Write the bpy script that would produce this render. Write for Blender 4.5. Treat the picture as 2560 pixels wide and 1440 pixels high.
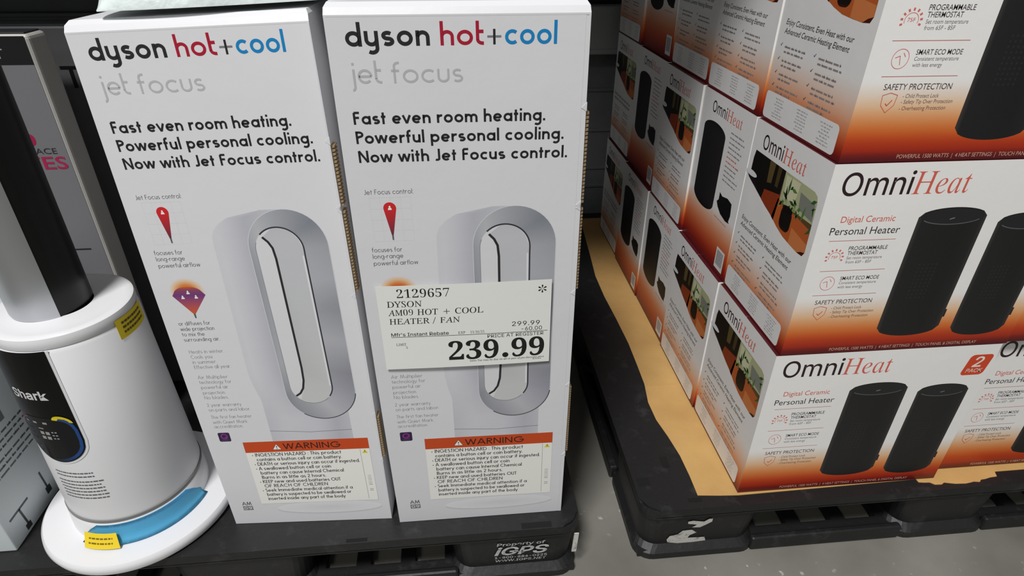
import bpy, bmesh, math, os, random
from mathutils import Vector, Matrix, geometry

# ------------------------------------------------------------------ scene, camera, light
for o in list(bpy.data.objects):
    bpy.data.objects.remove(o)
SC = bpy.context.scene
COL = SC.collection
cam_d = bpy.data.cameras.new('camera')
cam_d.sensor_width = 36.0
cam_d.lens = 1518.4557 / 2560 * 36.0
cam_d.clip_start = 0.02
cam_o = bpy.data.objects.new('camera', cam_d)
COL.objects.link(cam_o)
cam_o.location = (-0.4213, -0.6175, 0.8814)
cam_o.rotation_mode = 'XYZ'
cam_o.rotation_euler = (1.033083, -0.006520, -0.096897)
SC.camera = cam_o

w = bpy.data.worlds.new('warehouse_air')
SC.world = w
w.use_nodes = True
w.node_tree.nodes['Background'].inputs[0].default_value = (0.95, 0.98, 1.0, 1)
w.node_tree.nodes['Background'].inputs[1].default_value = 0.165


def area(name, loc, target, sx, sy, power, col=(1, 1, 1)):
    l = bpy.data.lights.new(name, 'AREA')
    l.shape = 'RECTANGLE'
    l.size, l.size_y = sx, sy
    l.energy = power
    l.color = col
    o = bpy.data.objects.new(name, l)
    COL.objects.link(o)
    o.location = loc
    d = Vector(target) - Vector(loc)
    o.rotation_euler = d.to_track_quat('-Z', 'Y').to_euler()
    return o


area('high_bay_lamp', (-1.50, -2.05, 4.6), (-0.2, 0.0, 0.3), 1.0, 0.7, 228, (1.0, 0.99, 0.98))
area('fill_lamp', (-2.7, -3.9, 3.9), (-0.2, 0.0, 0.3), 1.2, 1.0, 30, (1.0, 0.99, 0.98))  # fill light added on the same side as the high bay lamp

SC.view_settings.view_transform = 'Standard'
SC.view_settings.look = 'None'
SC.view_settings.gamma = 1.0
SC.view_settings.use_curve_mapping = False
SC.view_settings.exposure = 0.0

# ------------------------------------------------------------------ common numbers
S = 0.82
ZP = 0.11644                     # top of the pallets
BW, BD, BH = 0.32938, 0.19580, 0.26746   # twin pack carton: width, depth, height
random.seed(7)


def lin(c):
    r = []
    for x in c[:3]:
        x = x / 255.0
        r.append(x / 12.92 if x <= 0.04045 else ((x + 0.055) / 1.055) ** 2.4)
    return tuple(r)


# ------------------------------------------------------------------ materials
def mat(name, col=None, rough=0.5, metal=0.0, coat=0.0, attr=False, bump=None, spots=None, spec=None):
    m = bpy.data.materials.new(name)
    m.use_nodes = True
    nt = m.node_tree
    p = nt.nodes['Principled BSDF']
    p.inputs['Roughness'].default_value = rough
    p.inputs['Metallic'].default_value = metal
    p.inputs['Coat Weight'].default_value = coat
    if spec is not None:
        p.inputs['Specular IOR Level'].default_value = spec
    if attr:
        a = nt.nodes.new('ShaderNodeAttribute')
        a.attribute_name = 'print'
        nt.links.new(a.outputs['Color'], p.inputs['Base Color'])
    elif col is not None:
        p.inputs['Base Color'].default_value = (*lin(col), 1)
    if spots:
        # spots = (second colour, scale, low, high): worn or mottled patches of the stuff itself
        tc = nt.nodes.new('ShaderNodeTexCoord')
        n = nt.nodes.new('ShaderNodeTexNoise')
        n.inputs['Scale'].default_value = spots[1]
        n.inputs['Detail'].default_value = 8
        n.inputs['Roughness'].default_value = 0.65
        nt.links.new(tc.outputs['Object'], n.inputs['Vector'])
        cr = nt.nodes.new('ShaderNodeValToRGB')
        cr.color_ramp.elements[0].position = spots[2]
        cr.color_ramp.elements[1].position = spots[3]
        cr.color_ramp.elements[0].color = (*lin(col), 1)
        cr.color_ramp.elements[1].color = (*lin(spots[0]), 1)
        nt.links.new(n.outputs['Fac'], cr.inputs['Fac'])
        nt.links.new(cr.outputs['Color'], p.inputs['Base Color'])
    if bump:
        tc = nt.nodes.new('ShaderNodeTexCoord')
        n = nt.nodes.new('ShaderNodeTexNoise')
        n.inputs['Scale'].default_value = bump[0]
        n.inputs['Detail'].default_value = 5
        nt.links.new(tc.outputs['Object'], n.inputs['Vector'])
        b = nt.nodes.new('ShaderNodeBump')
        b.inputs['Strength'].default_value = bump[1]
        b.inputs['Distance'].default_value = bump[2]
        nt.links.new(n.outputs['Fac'], b.inputs['Height'])
        nt.links.new(b.outputs['Normal'], p.inputs['Normal'])
    return m


M_PRINT = mat('printed_card', rough=0.38, attr=True, bump=(9, 0.10, 0.01))
M_PAPER = mat('printed_paper', rough=0.55, attr=True)
M_TOP = mat('maroon_card', (78, 22, 28), 0.4)
M_BOARD = mat('raw_corrugated_board', (150, 128, 96), 0.85)
M_BLACK = mat('black_plastic', (26, 26, 27), 0.50, spots=((58, 58, 59), 26, 0.56, 0.82), bump=(60, 0.25, 0.003))
M_SLOT = mat('slot_black', (6, 6, 6), 0.9)
M_STENCIL = mat('white_stencil_ink', (205, 205, 203), 0.7, spots=((120, 120, 120), 90, 0.5, 0.72))
M_WORN = mat('worn_white_paint', (205, 203, 196), 0.7, spots=((60, 60, 60), 120, 0.52, 0.75))
M_KRAFT = mat('kraft_paper', (202, 162, 100), 0.7, spots=((190, 149, 90), 9, 0.4, 0.7), bump=(14, 0.3, 0.006))
M_WHITE = mat('white_plastic', (228, 228, 230), 0.28)
M_WHITE2 = mat('white_satin_plastic', attr=True, rough=0.35)
M_GLOSS = mat('black_gloss_panel', attr=True, rough=0.14, spec=0.22)
M_GREY = mat('grey_ring_plastic', (120, 120, 118), 0.4)
M_STEEL = mat('brushed_dark_metal', (186, 188, 192), 0.38, metal=0.85)
M_FILM = mat('blue_film', (120, 216, 252), 0.4)
M_BAG = mat('milky_plastic_film', (222, 232, 230), 0.3, bump=(25, 0.5, 0.01))
M_RACK = mat('rack_grey_steel', (168, 171, 171), 0.45, metal=0.2)
M_DARK = mat('dark_steel_sheet', (52, 54, 57), 0.45, metal=0.3, spots=((40, 42, 44), 5, 0.4, 0.7))


def concrete():
    m = bpy.data.materials.new('polished_concrete')
    m.use_nodes = True
    nt = m.node_tree
    p = nt.nodes['Principled BSDF']
    p.inputs['Roughness'].default_value = 0.42
    tc = nt.nodes.new('ShaderNodeTexCoord')

    def noise(scale, det):
        n = nt.nodes.new('ShaderNodeTexNoise')
        n.inputs['Scale'].default_value = scale
        n.inputs['Detail'].default_value = det
        nt.links.new(tc.outputs['Object'], n.inputs['Vector'])
        return n

    def ramp(src, a, b, ca, cb):
        r = nt.nodes.new('ShaderNodeValToRGB')
        r.color_ramp.elements[0].position = a
        r.color_ramp.elements[1].position = b
        r.color_ramp.elements[0].color = (*ca, 1)
        r.color_ramp.elements[1].color = (*cb, 1)
        nt.links.new(src, r.inputs['Fac'])
        return r
    r1 = ramp(noise(4.5, 8).outputs['Fac'], 0.3, 0.72, lin((104, 103, 95)), lin((136, 134, 126)))
    r2 = ramp(noise(55, 6).outputs['Fac'], 0.652, 0.712, (0, 0, 0), (1, 1, 1))
    r3 = ramp(noise(2.3, 3).outputs['Fac'], 0.50, 0.60, (0, 0, 0), (0.75, 0.75, 0.75))
    mu = nt.nodes.new('ShaderNodeMath')
    mu.operation = 'MULTIPLY'
    nt.links.new(r2.outputs['Color'], mu.inputs[0])
    nt.links.new(r3.outputs['Color'], mu.inputs[1])
    mx = nt.nodes.new('ShaderNodeMixRGB')
    mx.inputs['Color2'].default_value = (*lin((212, 212, 204)), 1)
    nt.links.new(mu.outputs[0], mx.inputs['Fac'])
    nt.links.new(r1.outputs['Color'], mx.inputs['Color1'])
    nt.links.new(mx.outputs['Color'], p.inputs['Base Color'])
    return m


M_FLOOR = concrete()


# ------------------------------------------------------------------ object helpers
def link(name, me, m=None, parent=None, mw=None):
    if m is not None:
        for k in (m if isinstance(m, (list, tuple)) else [m]):
            me.materials.append(k)
    o = bpy.data.objects.new(name, me)
    COL.objects.link(o)
    if parent is not None:
        o.parent = parent
    if mw is not None:
        o.matrix_local = mw
    return o


def from_bm(name, bm, m=None, parent=None, smooth=False):
    me = bpy.data.meshes.new(name)
    bm.normal_update()
    bm.to_mesh(me)
    bm.free()
    if smooth:
        for p in me.polygons:
            p.use_smooth = True
    return link(name, me, m, parent)


def thing(name, label, cat, loc=(0, 0, 0), group=None):
    o = bpy.data.objects.new(name, None)
    o.empty_display_size = 0.05
    COL.objects.link(o)
    o.location = loc
    tag(o, label, cat, group)
    return o


def tag(o, label, cat, group=None):
    o['label'] = label
    o['category'] = cat
    if group:
        o['group'] = group


def struct(o):
    o['kind'] = 'structure'
    return o


def add_box(bm, x0, x1, y0, y1, z0, z1, bev=0.0, seg=2):
    r = bmesh.ops.create_cube(bm, size=1)
    for v in r['verts']:
        v.co = Vector(((x0 + x1) / 2 + v.co.x * (x1 - x0), (y0 + y1) / 2 + v.co.y * (y1 - y0), (z0 + z1) / 2 + v.co.z * (z1 - z0)))
    if bev > 0:
        es = list({e for v in r['verts'] for e in v.link_edges})
        bmesh.ops.bevel(bm, geom=es, offset=bev, segments=seg, affect='EDGES', profile=0.5)


def add_prism(bm, pts, z0, z1):
    lo = [bm.verts.new((x, y, z0)) for x, y in pts]
    hi = [bm.verts.new((x, y, z1)) for x, y in pts]
    n = len(pts)
    bm.faces.new(hi)
    bm.faces.new(lo[::-1])
    for i in range(n):
        bm.faces.new((lo[i], lo[(i + 1) % n], hi[(i + 1) % n], hi[i]))


def add_lathe(bm, prof, cx, cy, n=96, a0=0.0, a1=2 * math.pi):
    full = abs(a1 - a0 - 2 * math.pi) < 1e-6
    k = n if full else n + 1
    rings = []
    for r, z in prof:
        if r < 1e-6 and full:
            rings.append([bm.verts.new((cx, cy, z))] * k)
        else:
            rings.append([bm.verts.new((cx + r * math.cos(a0 + (a1 - a0) * i / n), cy + r * math.sin(a0 + (a1 - a0) * i / n), z)) for i in range(k)])
    for a, b in zip(rings, rings[1:]):
        for i in range(n):
            j = (i + 1) % k
            q = [a[i], a[j], b[j], b[i]]
            u = []
            for v in q:
                if v not in u:
                    u.append(v)
            if len(u) > 2:
                try:
                    bm.faces.new(u)
                except ValueError:
                    pass


# ------------------------------------------------------------------ printing: flat artwork laid on a surface
try:
    FD = os.path.join(bpy.utils.resource_path('LOCAL'), 'datafiles', 'fonts')
    F_MATH = bpy.data.fonts.load(os.path.join(FD, 'NotoSansMath-Regular.woff2'))
except Exception:
    F_MATH = None
try:
    F_INTER = bpy.data.fonts.load(os.path.join(FD, 'Inter.woff2'))
except Exception:
    F_INTER = None


def serif_bold(s):
    if F_MATH is None:
        return s
    o = ''
    for c in s:
        if 'A' <= c <= 'Z':
            o += chr(0x1D400 + ord(c) - 65)
        elif 'a' <= c <= 'z':
            o += chr(0x1D41A + ord(c) - 97)
        elif c.isdigit():
            o += chr(0x1D7CE + int(c))
        else:
            o += c
    return o


def serif_thin(s):
    if F_MATH is None:
        return s
    o = ''
    for c in s:
        if 'A' <= c <= 'Z':
            o += chr(0x1D434 + ord(c) - 65)
        elif c == 'h':
            o += chr(0x210E)
        elif 'a' <= c <= 'z':
            o += chr(0x1D44E + ord(c) - 97)
        else:
            o += c
    return o


_TX = {}


def glyphs(s, font='plain', off=0.0, shear=0.0):
    key = (s, font, off, shear)
    if key not in _TX:
        c = bpy.data.curves.new('t', 'FONT')
        if font == 'serif_bold':
            c.body = serif_bold(s)
            f = F_MATH
        elif font == 'serif':
            c.body = serif_thin(s)
            f = F_MATH
            shear = -0.21 + shear if F_MATH else shear
        elif font == 'inter':
            c.body = s
            f = F_INTER
        else:
            c.body = s
            f = None
        if f:
            c.font = f
        c.size = 1.0
        c.offset = off
        c.shear = shear
        c.resolution_u = 3
        o = bpy.data.objects.new('t', c)
        COL.objects.link(o)
        bpy.context.view_layer.update()
        dg = bpy.context.evaluated_depsgraph_get()
        me = o.evaluated_get(dg).to_mesh()
        vs = [(v.co.x, v.co.y) for v in me.vertices]
        fs = [tuple(p.vertices) for p in me.polygons]
        o.evaluated_get(dg).to_mesh_clear()
        bpy.data.objects.remove(o)
        bpy.data.curves.remove(c)
        _TX[key] = (vs, fs)
    return _TX[key]


# --- a geometric sans drawn with strokes (cap height 1, x height 0.66)
def arc(cx, cy, rx, ry, a0, a1, n=None):
    n = n or max(4, int(abs(a1 - a0) / 12))
    return [(cx + rx * math.cos(math.radians(a0 + (a1 - a0) * i / n)), cy + ry * math.sin(math.radians(a0 + (a1 - a0) * i / n))) for i in range(n + 1)]


def glyph(ch, t, fancy=False):
    """strokes (centre lines) and advance of one letter for stroke width t"""
    X, A, D = 0.66, 1.04, -0.30
    h = t / 2
    r = X / 2 - h
    cx = h + r
    cy = X / 2
    R = 2 * r + h
    full = 2 * r + t
    rn = 0.205
    nw = 2 * rn + t
    cr = 0.5 - h
    L = {}
    if ch == ' ':
        return [], 0.24
    if ch == 'o':
        return [arc(cx, cy, r, r, 0, 360)], full
    if ch == 'a':
        return [arc(cx, cy, r, r, 0, 360), [(R, 0), (R, X)]], full
    if ch == 'd':
        return [arc(cx, cy, r, r, 0, 360), [(R, 0), (R, A)]], full
    if ch == 'q':
        return [arc(cx, cy, r, r, 0, 360), [(R, D), (R, X)]], full
    if ch == 'b':
        return [arc(cx, cy, r, r, 0, 360), [(h, 0), (h, A)]], full
    if ch == 'p':
        return [arc(cx, cy, r, r, 0, 360), [(h, D), (h, X)]], full
    if ch == 'g':
        return [arc(cx, cy, r, r, 0, 360), [(R, X), (R, -0.06)] + arc(R - 0.22, -0.08, 0.22, 0.20, 0, -140)], full
    if ch == 'c':
        return [arc(cx, cy, r, r, 48, 312)], full * 0.86
    if ch == 'e':
        return [[(h, cy), (R, cy)], arc(cx, cy, r, r, 0, 318)], full
    if ch == 'n':
        return [[(h, 0), (h, X)], arc(h + rn, X - h - rn, rn, rn, 180, 0) + [(h + 2 * rn, 0)]], nw
    if ch == 'h':
        return [[(h, 0), (h, A)], arc(h + rn, X - h - rn, rn, rn, 180, 0) + [(h + 2 * rn, 0)]], nw
    if ch == 'm':
        rm = 0.19
        return [[(h, 0), (h, X)], arc(h + rm, X - h - rm, rm, rm, 180, 0) + [(h + 2 * rm, 0)], arc(h + 3 * rm, X - h - rm, rm, rm, 180, 0) + [(h + 4 * rm, 0)]], 4 * rm + t
    if ch == 'u':
        return [[(h, X)] + arc(h + rn, h + rn, rn, rn, 180, 360) + [(h + 2 * rn, X)]] + ([] if fancy else [[(h + 2 * rn, 0), (h + 2 * rn, X)]]), nw
    if ch == 'y':
        if fancy:
            return [[(h, X)] + arc(h + rn, h + rn, rn, rn, 180, 360), [(h + 2 * rn, X), (h + 2 * rn, -0.06)] + arc(h + rn, -0.08, rn, 0.19, 0, -130)], nw
        return [[(0.03, X), (0.29, 0)], [(0.55, X), (0.17, D)]], 0.58
    if ch == 'r':
        return [[(h, 0), (h, X)], arc(h + 0.24, X - h - 0.24, 0.24, 0.24, 180, 72)], 0.36 + h * 0.5
    if ch == 's':
        q = (X - t) / 4
        rx = 0.15 + t * 0.1
        c0 = h + rx + 0.01
        return [arc(c0, X - h - q, rx, q, 40, 270, 12) + arc(c0, h + q, rx * 1.1, q, 90, -140, 12)[1:]], 2 * rx + t + 0.02
    if ch == 't':
        if fancy:
            return [[(h, A), (h, 0.22)] + arc(h + 0.21, 0.24, 0.21, 0.24 - h, 180, 280), [(h, X - h), (h + 0.24, X - h)]], 0.36
        return [[(0.15, 0), (0.15, 0.90)], [(0, X - h), (0.32, X - h)]], 0.33
    if ch == 'f':
        return [[(0.13, 0), (0.13, A - 0.24)] + arc(0.13 + 0.17, A - 0.22, 0.17, 0.22 - h, 180, 75), [(0, X - h), (0.32, X - h)]], 0.35
    if ch == 'i':
        return [[(h, 0), (h, X)], [(h, X + 0.16), (h, X + 0.16 + t)]], t
    if ch == 'j':
        if fancy:
            return [[(h + 0.06, X), (h + 0.06, -0.12)] + arc(h - 0.06, -0.14, 0.12, 0.16, 0, -90), [(h + 0.06, X + 0.18), (h + 0.06, X + 0.18 + t)]], t + 0.06
        return [[(h, X), (h, D)], [(h, X + 0.16), (h, X + 0.16 + t)]], t
    if ch == 'l':
        return [[(h, 0), (h, A)]], t
    if ch == 'k':
        return [[(h, 0), (h, A)], [(0.46, X), (h, 0.28)], [(0.2, 0.36), (0.50, 0)]], 0.52
    if ch == 'v':
        return [[(0.03, X), (0.28, 0.02), (0.53, X)]], 0.56
    if ch == 'w':
        return [[(0.03, X), (0.23, 0.02), (0.43, X), (0.63, 0.02), (0.83, X)]], 0.86
    if ch == 'x':
        return [[(0.03, X), (0.5, 0)], [(0.5, X), (0.03, 0)]], 0.53
    if ch == 'z':
        return [[(0.04, X - h), (0.46, X - h), (0.06, h), (0.48, h)]], 0.5
    caps = {
        'A': ([[(0.02, 0), (0.38, 1), (0.74, 0)], [(0.15, 0.32), (0.61, 0.32)]], 0.76),
        'B': ([[(h, 0), (h, 1)], [(h, 1 - h), (0.28, 1 - h)] + arc(0.28, 0.765, 0.2, 0.235 - h, 90, -90) + [(h, 0.53)], [(h, 0.53), (0.3, 0.53)] + arc(0.3, 0.265, 0.23, 0.265 - h, 90, -90) + [(h, h)]], 0.58),
        'C': ([arc(0.5, 0.5, cr, cr, 50, 310)], 0.88),
        'D': ([[(h, 0), (h, 1)], [(h, 1 - h), (0.26, 1 - h)] + arc(0.26, 0.5, 0.46, 0.5 - h, 90, -90) + [(h, h)]], 0.76),
        'E': ([[(0.46, 1 - h), (h, 1 - h), (h, h), (0.46, h)], [(h, 0.53), (0.44, 0.53)]], 0.50),
        'F': ([[(0.46, 1 - h), (h, 1 - h), (h, 0)], [(h, 0.53), (0.42, 0.53)]], 0.48),
        'G': ([arc(0.5, 0.5, cr, cr, 45, 360), [(0.55, 0.5), (1 - h, 0.5)]], 1.0),
        'H': ([[(h, 0), (h, 1)], [(0.62, 0), (0.62, 1)], [(h, 0.53), (0.62, 0.53)]], 0.62 + h),
        'I': ([[(h, 0), (h, 1)]], t),
        'J': ([[(0.3, 1), (0.3, 0.18)] + arc(0.14, 0.18, 0.16, 0.18 - h, 0, -130)], 0.3 + h),
        'K': ([[(h, 0), (h, 1)], [(0.55, 1), (h, 0.46)], [(0.22, 0.58), (0.6, 0)]], 0.62),
        'L': ([[(h, 1), (h, h), (0.42, h)]], 0.44),
        'M': ([[(0.06, 0), (0.18, 1), (0.45, 0.1), (0.72, 1), (0.84, 0)]], 0.9),
        'N': ([[(h, 0), (h, 0.97), (0.66, 0.03), (0.66, 1)]], 0.66 + h),
        'O': ([arc(0.5, 0.5, cr, cr, 0, 360)], 1.0),
        'P': ([[(h, 0), (h, 1)], [(h, 1 - h), (0.27, 1 - h)] + arc(0.27, 0.74, 0.22, 0.26 - h, 90, -90) + [(h, 0.48)]], 0.52),
        'Q': ([arc(0.5, 0.5, cr, cr, 0, 360), [(0.55, 0.4), (0.92, 0)]], 1.0),
        'R': ([[(h, 0), (h, 1)], [(h, 1 - h), (0.27, 1 - h)] + arc(0.27, 0.74, 0.22, 0.26 - h, 90, -90) + [(h, 0.48)], [(0.25, 0.48), (0.52, 0)]], 0.55),
        'S': ([arc(0.27, 0.75, 0.19, 0.25 - h, 40, 270, 14) + arc(0.27, 0.25, 0.22, 0.25 - h if t < .2 else .15, 90, -140, 14)[1:]], 0.52),
        'T': ([[(0.25, 0), (0.25, 1)], [(0, 1 - h), (0.5, 1 - h)]], 0.5),
        'U': ([[(h, 1), (h, 0.27)] + arc(0.3, 0.27, 0.3 - h, 0.27 - h, 180, 360) + [(0.6 - h, 1)]], 0.6),
        'W': ([[(0.03, 1), (0.28, 0.03), (0.52, 0.97), (0.76, 0.03), (1.0, 1)]], 1.03),
        'Y': ([[(0.03, 1), (0.31, 0.48), (0.59, 1)], [(0.31, 0), (0.31, 0.5)]], 0.62),
        'Z': ([[(0.06, 1 - h), (0.52, 1 - h), (0.06, h), (0.54, h)]], 0.58),
        '2': ([arc(0.27, 0.74, 0.21, 0.26 - h, 170, -35) + [(0.06, h), (0.52, h)]], 0.56),
        '0': ([arc(0.29, 0.5, 0.29 - h, 0.5 - h, 0, 360)], 0.58),
        '9': ([arc(0.29, 0.69, 0.29 - h, 0.31 - h, 0, 360), [(0.55, 0.6), (0.25, 0)]], 0.58),
        '.': ([[(h, 0), (h, t)]], t),
        ',': ([[(h, t), (h - 0.05, -0.12)]], t),
        ':': ([[(h, 0), (h, t)], [(h, X - t), (h, X)]], t),
        '-': ([[(0, 0.33), (0.28, 0.33)]], 0.28),
        '+': ([[(0, 0.38), (0.66, 0.38)], [(0.33, 0.05), (0.33, 0.71)]], 0.66),
        '*': ([arc(0.14, 0.36, 0.05, 0.05, 0, 360, 8)], 0.28),
    }
    return caps.get(ch, ([[(0, 0.3), (0.3, 0.3)]], 0.34))


class Art:
    """flat coloured artwork in (u, v) metres; every piece has a layer that lifts it a hair off the one below"""

    def __init__(s):
        s.it = []

    def raw(s, vs, fs, col, layer):
        cs = [lin(col(u, v)) if callable(col) else None for u, v in vs]
        c0 = None if callable(col) else lin(col)
        s.it.append((vs, fs, cs if callable(col) else [c0] * len(vs), layer))

    def poly(s, pts, col, layer=1):
        t = geometry.tessellate_polygon([[Vector((x, y, 0)) for x, y in pts]])
        s.raw(list(pts), [tuple(f) for f in t], col, layer)

    def rect(s, u0, v0, u1, v1, col, layer=1):
        s.raw([(u0, v0), (u1, v0), (u1, v1), (u0, v1)], [(0, 1, 2, 3)], col, layer)

    def rrect(s, u0, v0, u1, v1, r, col, layer=1, slant=0.0):
        p = arc(u1 - r, v1 - r, r, r, 0, 90, 5) + arc(u0 + r, v1 - r, r, r, 90, 180, 5) + arc(u0 + r, v0 + r, r, r, 180, 270, 5) + arc(u1 - r, v0 + r, r, r, 270, 360, 5)
        s.poly([(x + slant * (y - v0), y) for x, y in p], col, layer)

    def grid(s, u0, v0, u1, v1, nu, nv, col, layer=0):
        vs = [(u0 + (u1 - u0) * i / nu, v0 + (v1 - v0) * j / nv) for j in range(nv + 1) for i in range(nu + 1)]
        k = nu + 1
        s.raw(vs, [(j * k + i, j * k + i + 1, j * k + k + i + 1, j * k + k + i) for j in range(nv) for i in range(nu)], col, layer)

    def ellipse(s, cx, cy, rx, ry, col, layer=1, n=40):
        vs = [(cx, cy)] + arc(cx, cy, rx, ry, 0, 360, n)[:-1]
        s.raw(vs, [(0, i + 1, (i + 1) % n + 1) for i in range(n)], col, layer)

    def disc_fade(s, cx, cy, rx, ry, cols, layer=1, n=40):
        k = len(cols) - 1
        vs, cc, fs = [], [], []
        for j, c in enumerate(cols):
            for u, v in arc(cx, cy, rx * j / k, ry * j / k, 0, 360, n)[:-1]:
                vs.append((u, v))
                cc.append(lin(c))
        for j in range(k):
            for i in range(n):
                fs.append((j * n + i, j * n + (i + 1) % n, (j + 1) * n + (i + 1) % n, (j + 1) * n + i))
        s.it.append((vs, fs, cc, layer))

    def strip(s, a, b, col, layer=1):
        n = len(a)
        s.raw(list(a) + list(b), [(i, i + 1, n + i + 1, n + i) for i in range(n - 1)], col, layer)

    def line(s, pts, wd, col, layer=1):
        h = wd / 2
        pts = [p for i, p in enumerate(pts) if i == 0 or (p[0] - pts[i - 1][0]) ** 2 + (p[1] - pts[i - 1][1]) ** 2 > 1e-14]
        n = len(pts)
        if n < 2:
            return
        for i in range(1, n - 1):       # sharp turns: two strokes that meet
            d0 = (Vector(pts[i]) - Vector(pts[i - 1])).normalized()
            d1 = (Vector(pts[i + 1]) - Vector(pts[i])).normalized()
            if d0.dot(d1) < 0.25:
                s.line(pts[:i + 1], wd, col, layer)
                s.line(pts[i:], wd, col, layer)
                return
        closed = (pts[0][0] - pts[-1][0]) ** 2 + (pts[0][1] - pts[-1][1]) ** 2 < 1e-12 and n > 3
        A, B = [], []
        for i in range(n):
            p = Vector(pts[i])
            if closed:
                d0 = p - Vector(pts[i - 1 if i else n - 2])
                d1 = Vector(pts[i + 1 if i < n - 1 else 1]) - p
            else:
                d0 = p - Vector(pts[i - 1]) if i else Vector(pts[1]) - p
                d1 = Vector(pts[i + 1]) - p if i < n - 1 else d0
            d0.normalize()
            d1.normalize()
            nm = Vector((-d0.y - d1.y, d0.x + d1.x))
            if nm.length < 1e-6:
                nm = Vector((-d0.y, d0.x))
            nm.normalize()
            k = h / max(0.66, nm.dot(Vector((-d0.y, d0.x))))
            A.append((p.x + nm.x * k, p.y + nm.y * k))
            B.append((p.x - nm.x * k, p.y - nm.y * k))
        s.strip(A, B, col, layer)

    def text(s, st, u, v, size=None, col=(20, 20, 20), layer=2, width=None, cap=None, font='plain', off=0.0, shear=0.0, right=None, rot=0.0):
        vs, fs = glyphs(st, font, off, shear)
        if not vs:
            return
        x0 = min(p[0] for p in vs)
        x1 = max(p[0] for p in vs)
        sy = cap / max(p[1] for p in glyphs('H', font)[0]) if cap else size
        sx = width / (x1 - x0) if width else sy
        if right is not None:
            u = right - (x1 - x0) * sx
        q = [((p[0] - x0) * sx, p[1] * sy) for p in vs]
        c, sn = math.cos(rot), math.sin(rot)
        s.raw([(u + a * c - b * sn, v + a * sn + b * c) for a, b in q], fs, col, layer)

    def geo(s, st, u, v, cap, t, col, layer=2, width=None, fancy=False, gap=None, slant=0.0):
        """text in the stroke alphabet; t is the stroke width as a share of the cap height"""
        x = 0.0
        ss = []
        g = gap if gap is not None else 0.10 + (0.02 if t < 0.12 else 0)
        for ch in st:
            k, a = glyph(ch, t, fancy)
            for q in k:
                ss.append([(x + px, py) for px, py in q])
            x += a + g
        x -= g
        sx = width / x if width else cap
        for q in ss:
            s.line_aniso([(u + px * sx + py * cap * slant, v + py * cap) for px, py in q], t * cap, col, layer)

    def line_aniso(s, pts, wd, col, layer):
        s.line(pts, wd, col, layer)

    def scribble(s, u, v, width, h, col, layer=2, rnd=None, slant=0.0):
        """a line of unreadable small print: word-long bars"""
        rnd = rnd or random
        x = 0.0
        while x < width:
            w_ = min(rnd.uniform(1.5, 4.5) * h, width - x)
            if w_ < h * 0.6:
                break
            # bars with teeth, like lower-case words out of focus
            y = v
            p = [(u + x, y), (u + x + w_, y)]
            s.raw([(u + x, y), (u + x + w_, y), (u + x + w_ + slant * h, y + h * 0.62), (u + x + slant * h, y + h * 0.62)], [(0, 1, 2, 3)], col, layer)
            if rnd.random() < 0.6:
                a = u + x + w_ * rnd.uniform(0.0, 0.7)
                s.raw([(a, y), (a + h * 0.22, y), (a + h * 0.22, y + h), (a, y + h)], [(0, 1, 2, 3)], col, layer)
            x += w_ + h * 0.55

    def scaled(s, fu, fv):
        b = Art()
        b.it = [([(u * fu, v * fv) for u, v in vs], fs, cs, l) for vs, fs, cs, l in s.it]
        return b

    def emit(s, bm, fn, eps=0.00012, mi=0, base=0.0):
        """fn(u, v, lift) -> point; faces are wound so that they look along +lift"""
        cl = bm.loops.layers.float_color.get('print') or bm.loops.layers.float_color.new('print')
        for vs, fs, cs, l in s.it:
            k = base + eps * l
            bv = [bm.verts.new(fn(u, v, k)) for u, v in vs]
            if not fs:
                continue
            for f in fs:
                (ax, ay), (bx, by), (cx_, cy_) = vs[f[0]], vs[f[1]], vs[f[2]]
                ar = 0.0
                for i in range(len(f)):
                    p, q = vs[f[i]], vs[f[(i + 1) % len(f)]]
                    ar += p[0] * q[1] - q[0] * p[1]
                ff = f if ar >= 0 else f[::-1]
                try:
                    fa = bm.faces.new([bv[i] for i in ff])
                except ValueError:
                    continue
                fa.material_index = mi
                for lp, i in zip(fa.loops, ff):
                    lp[cl] = (*cs[i], 1.0)


def paint(bm, faces, col):
    cl = bm.loops.layers.float_color.get('print') or bm.loops.layers.float_color.new('print')
    c = (*lin(col), 1.0)
    for f in faces:
        for lp in f.loops:
            lp[cl] = c


def lerp(a, b, t):
    return tuple(x + (y - x) * t for x, y in zip(a, b))


def ramp(stops):
    def f(t):
        if t <= stops[0][0]:
            return stops[0][1]
        for (a, ca), (b, cb) in zip(stops, stops[1:]):
            if t <= b:
                return lerp(ca, cb, (t - a) / (b - a))
        return stops[-1][1]
    return f


# ------------------------------------------------------------------ setting
bm = bmesh.new()
add_box(bm, -4, 4, -4, 3, -0.05, 0.0)
struct(from_bm('floor', bm, M_FLOOR))

bm = bmesh.new()
add_box(bm, -3, 3, 1.30, 1.36, 0, 2.6)
for z in (0.18, 0.30, 0.42, 0.54, 0.66, 0.9, 1.2):
    add_box(bm, -3, 3, 1.286, 1.302, z, z + 0.012, 0.003)
struct(from_bm('wall_back', bm, M_DARK))

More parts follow.
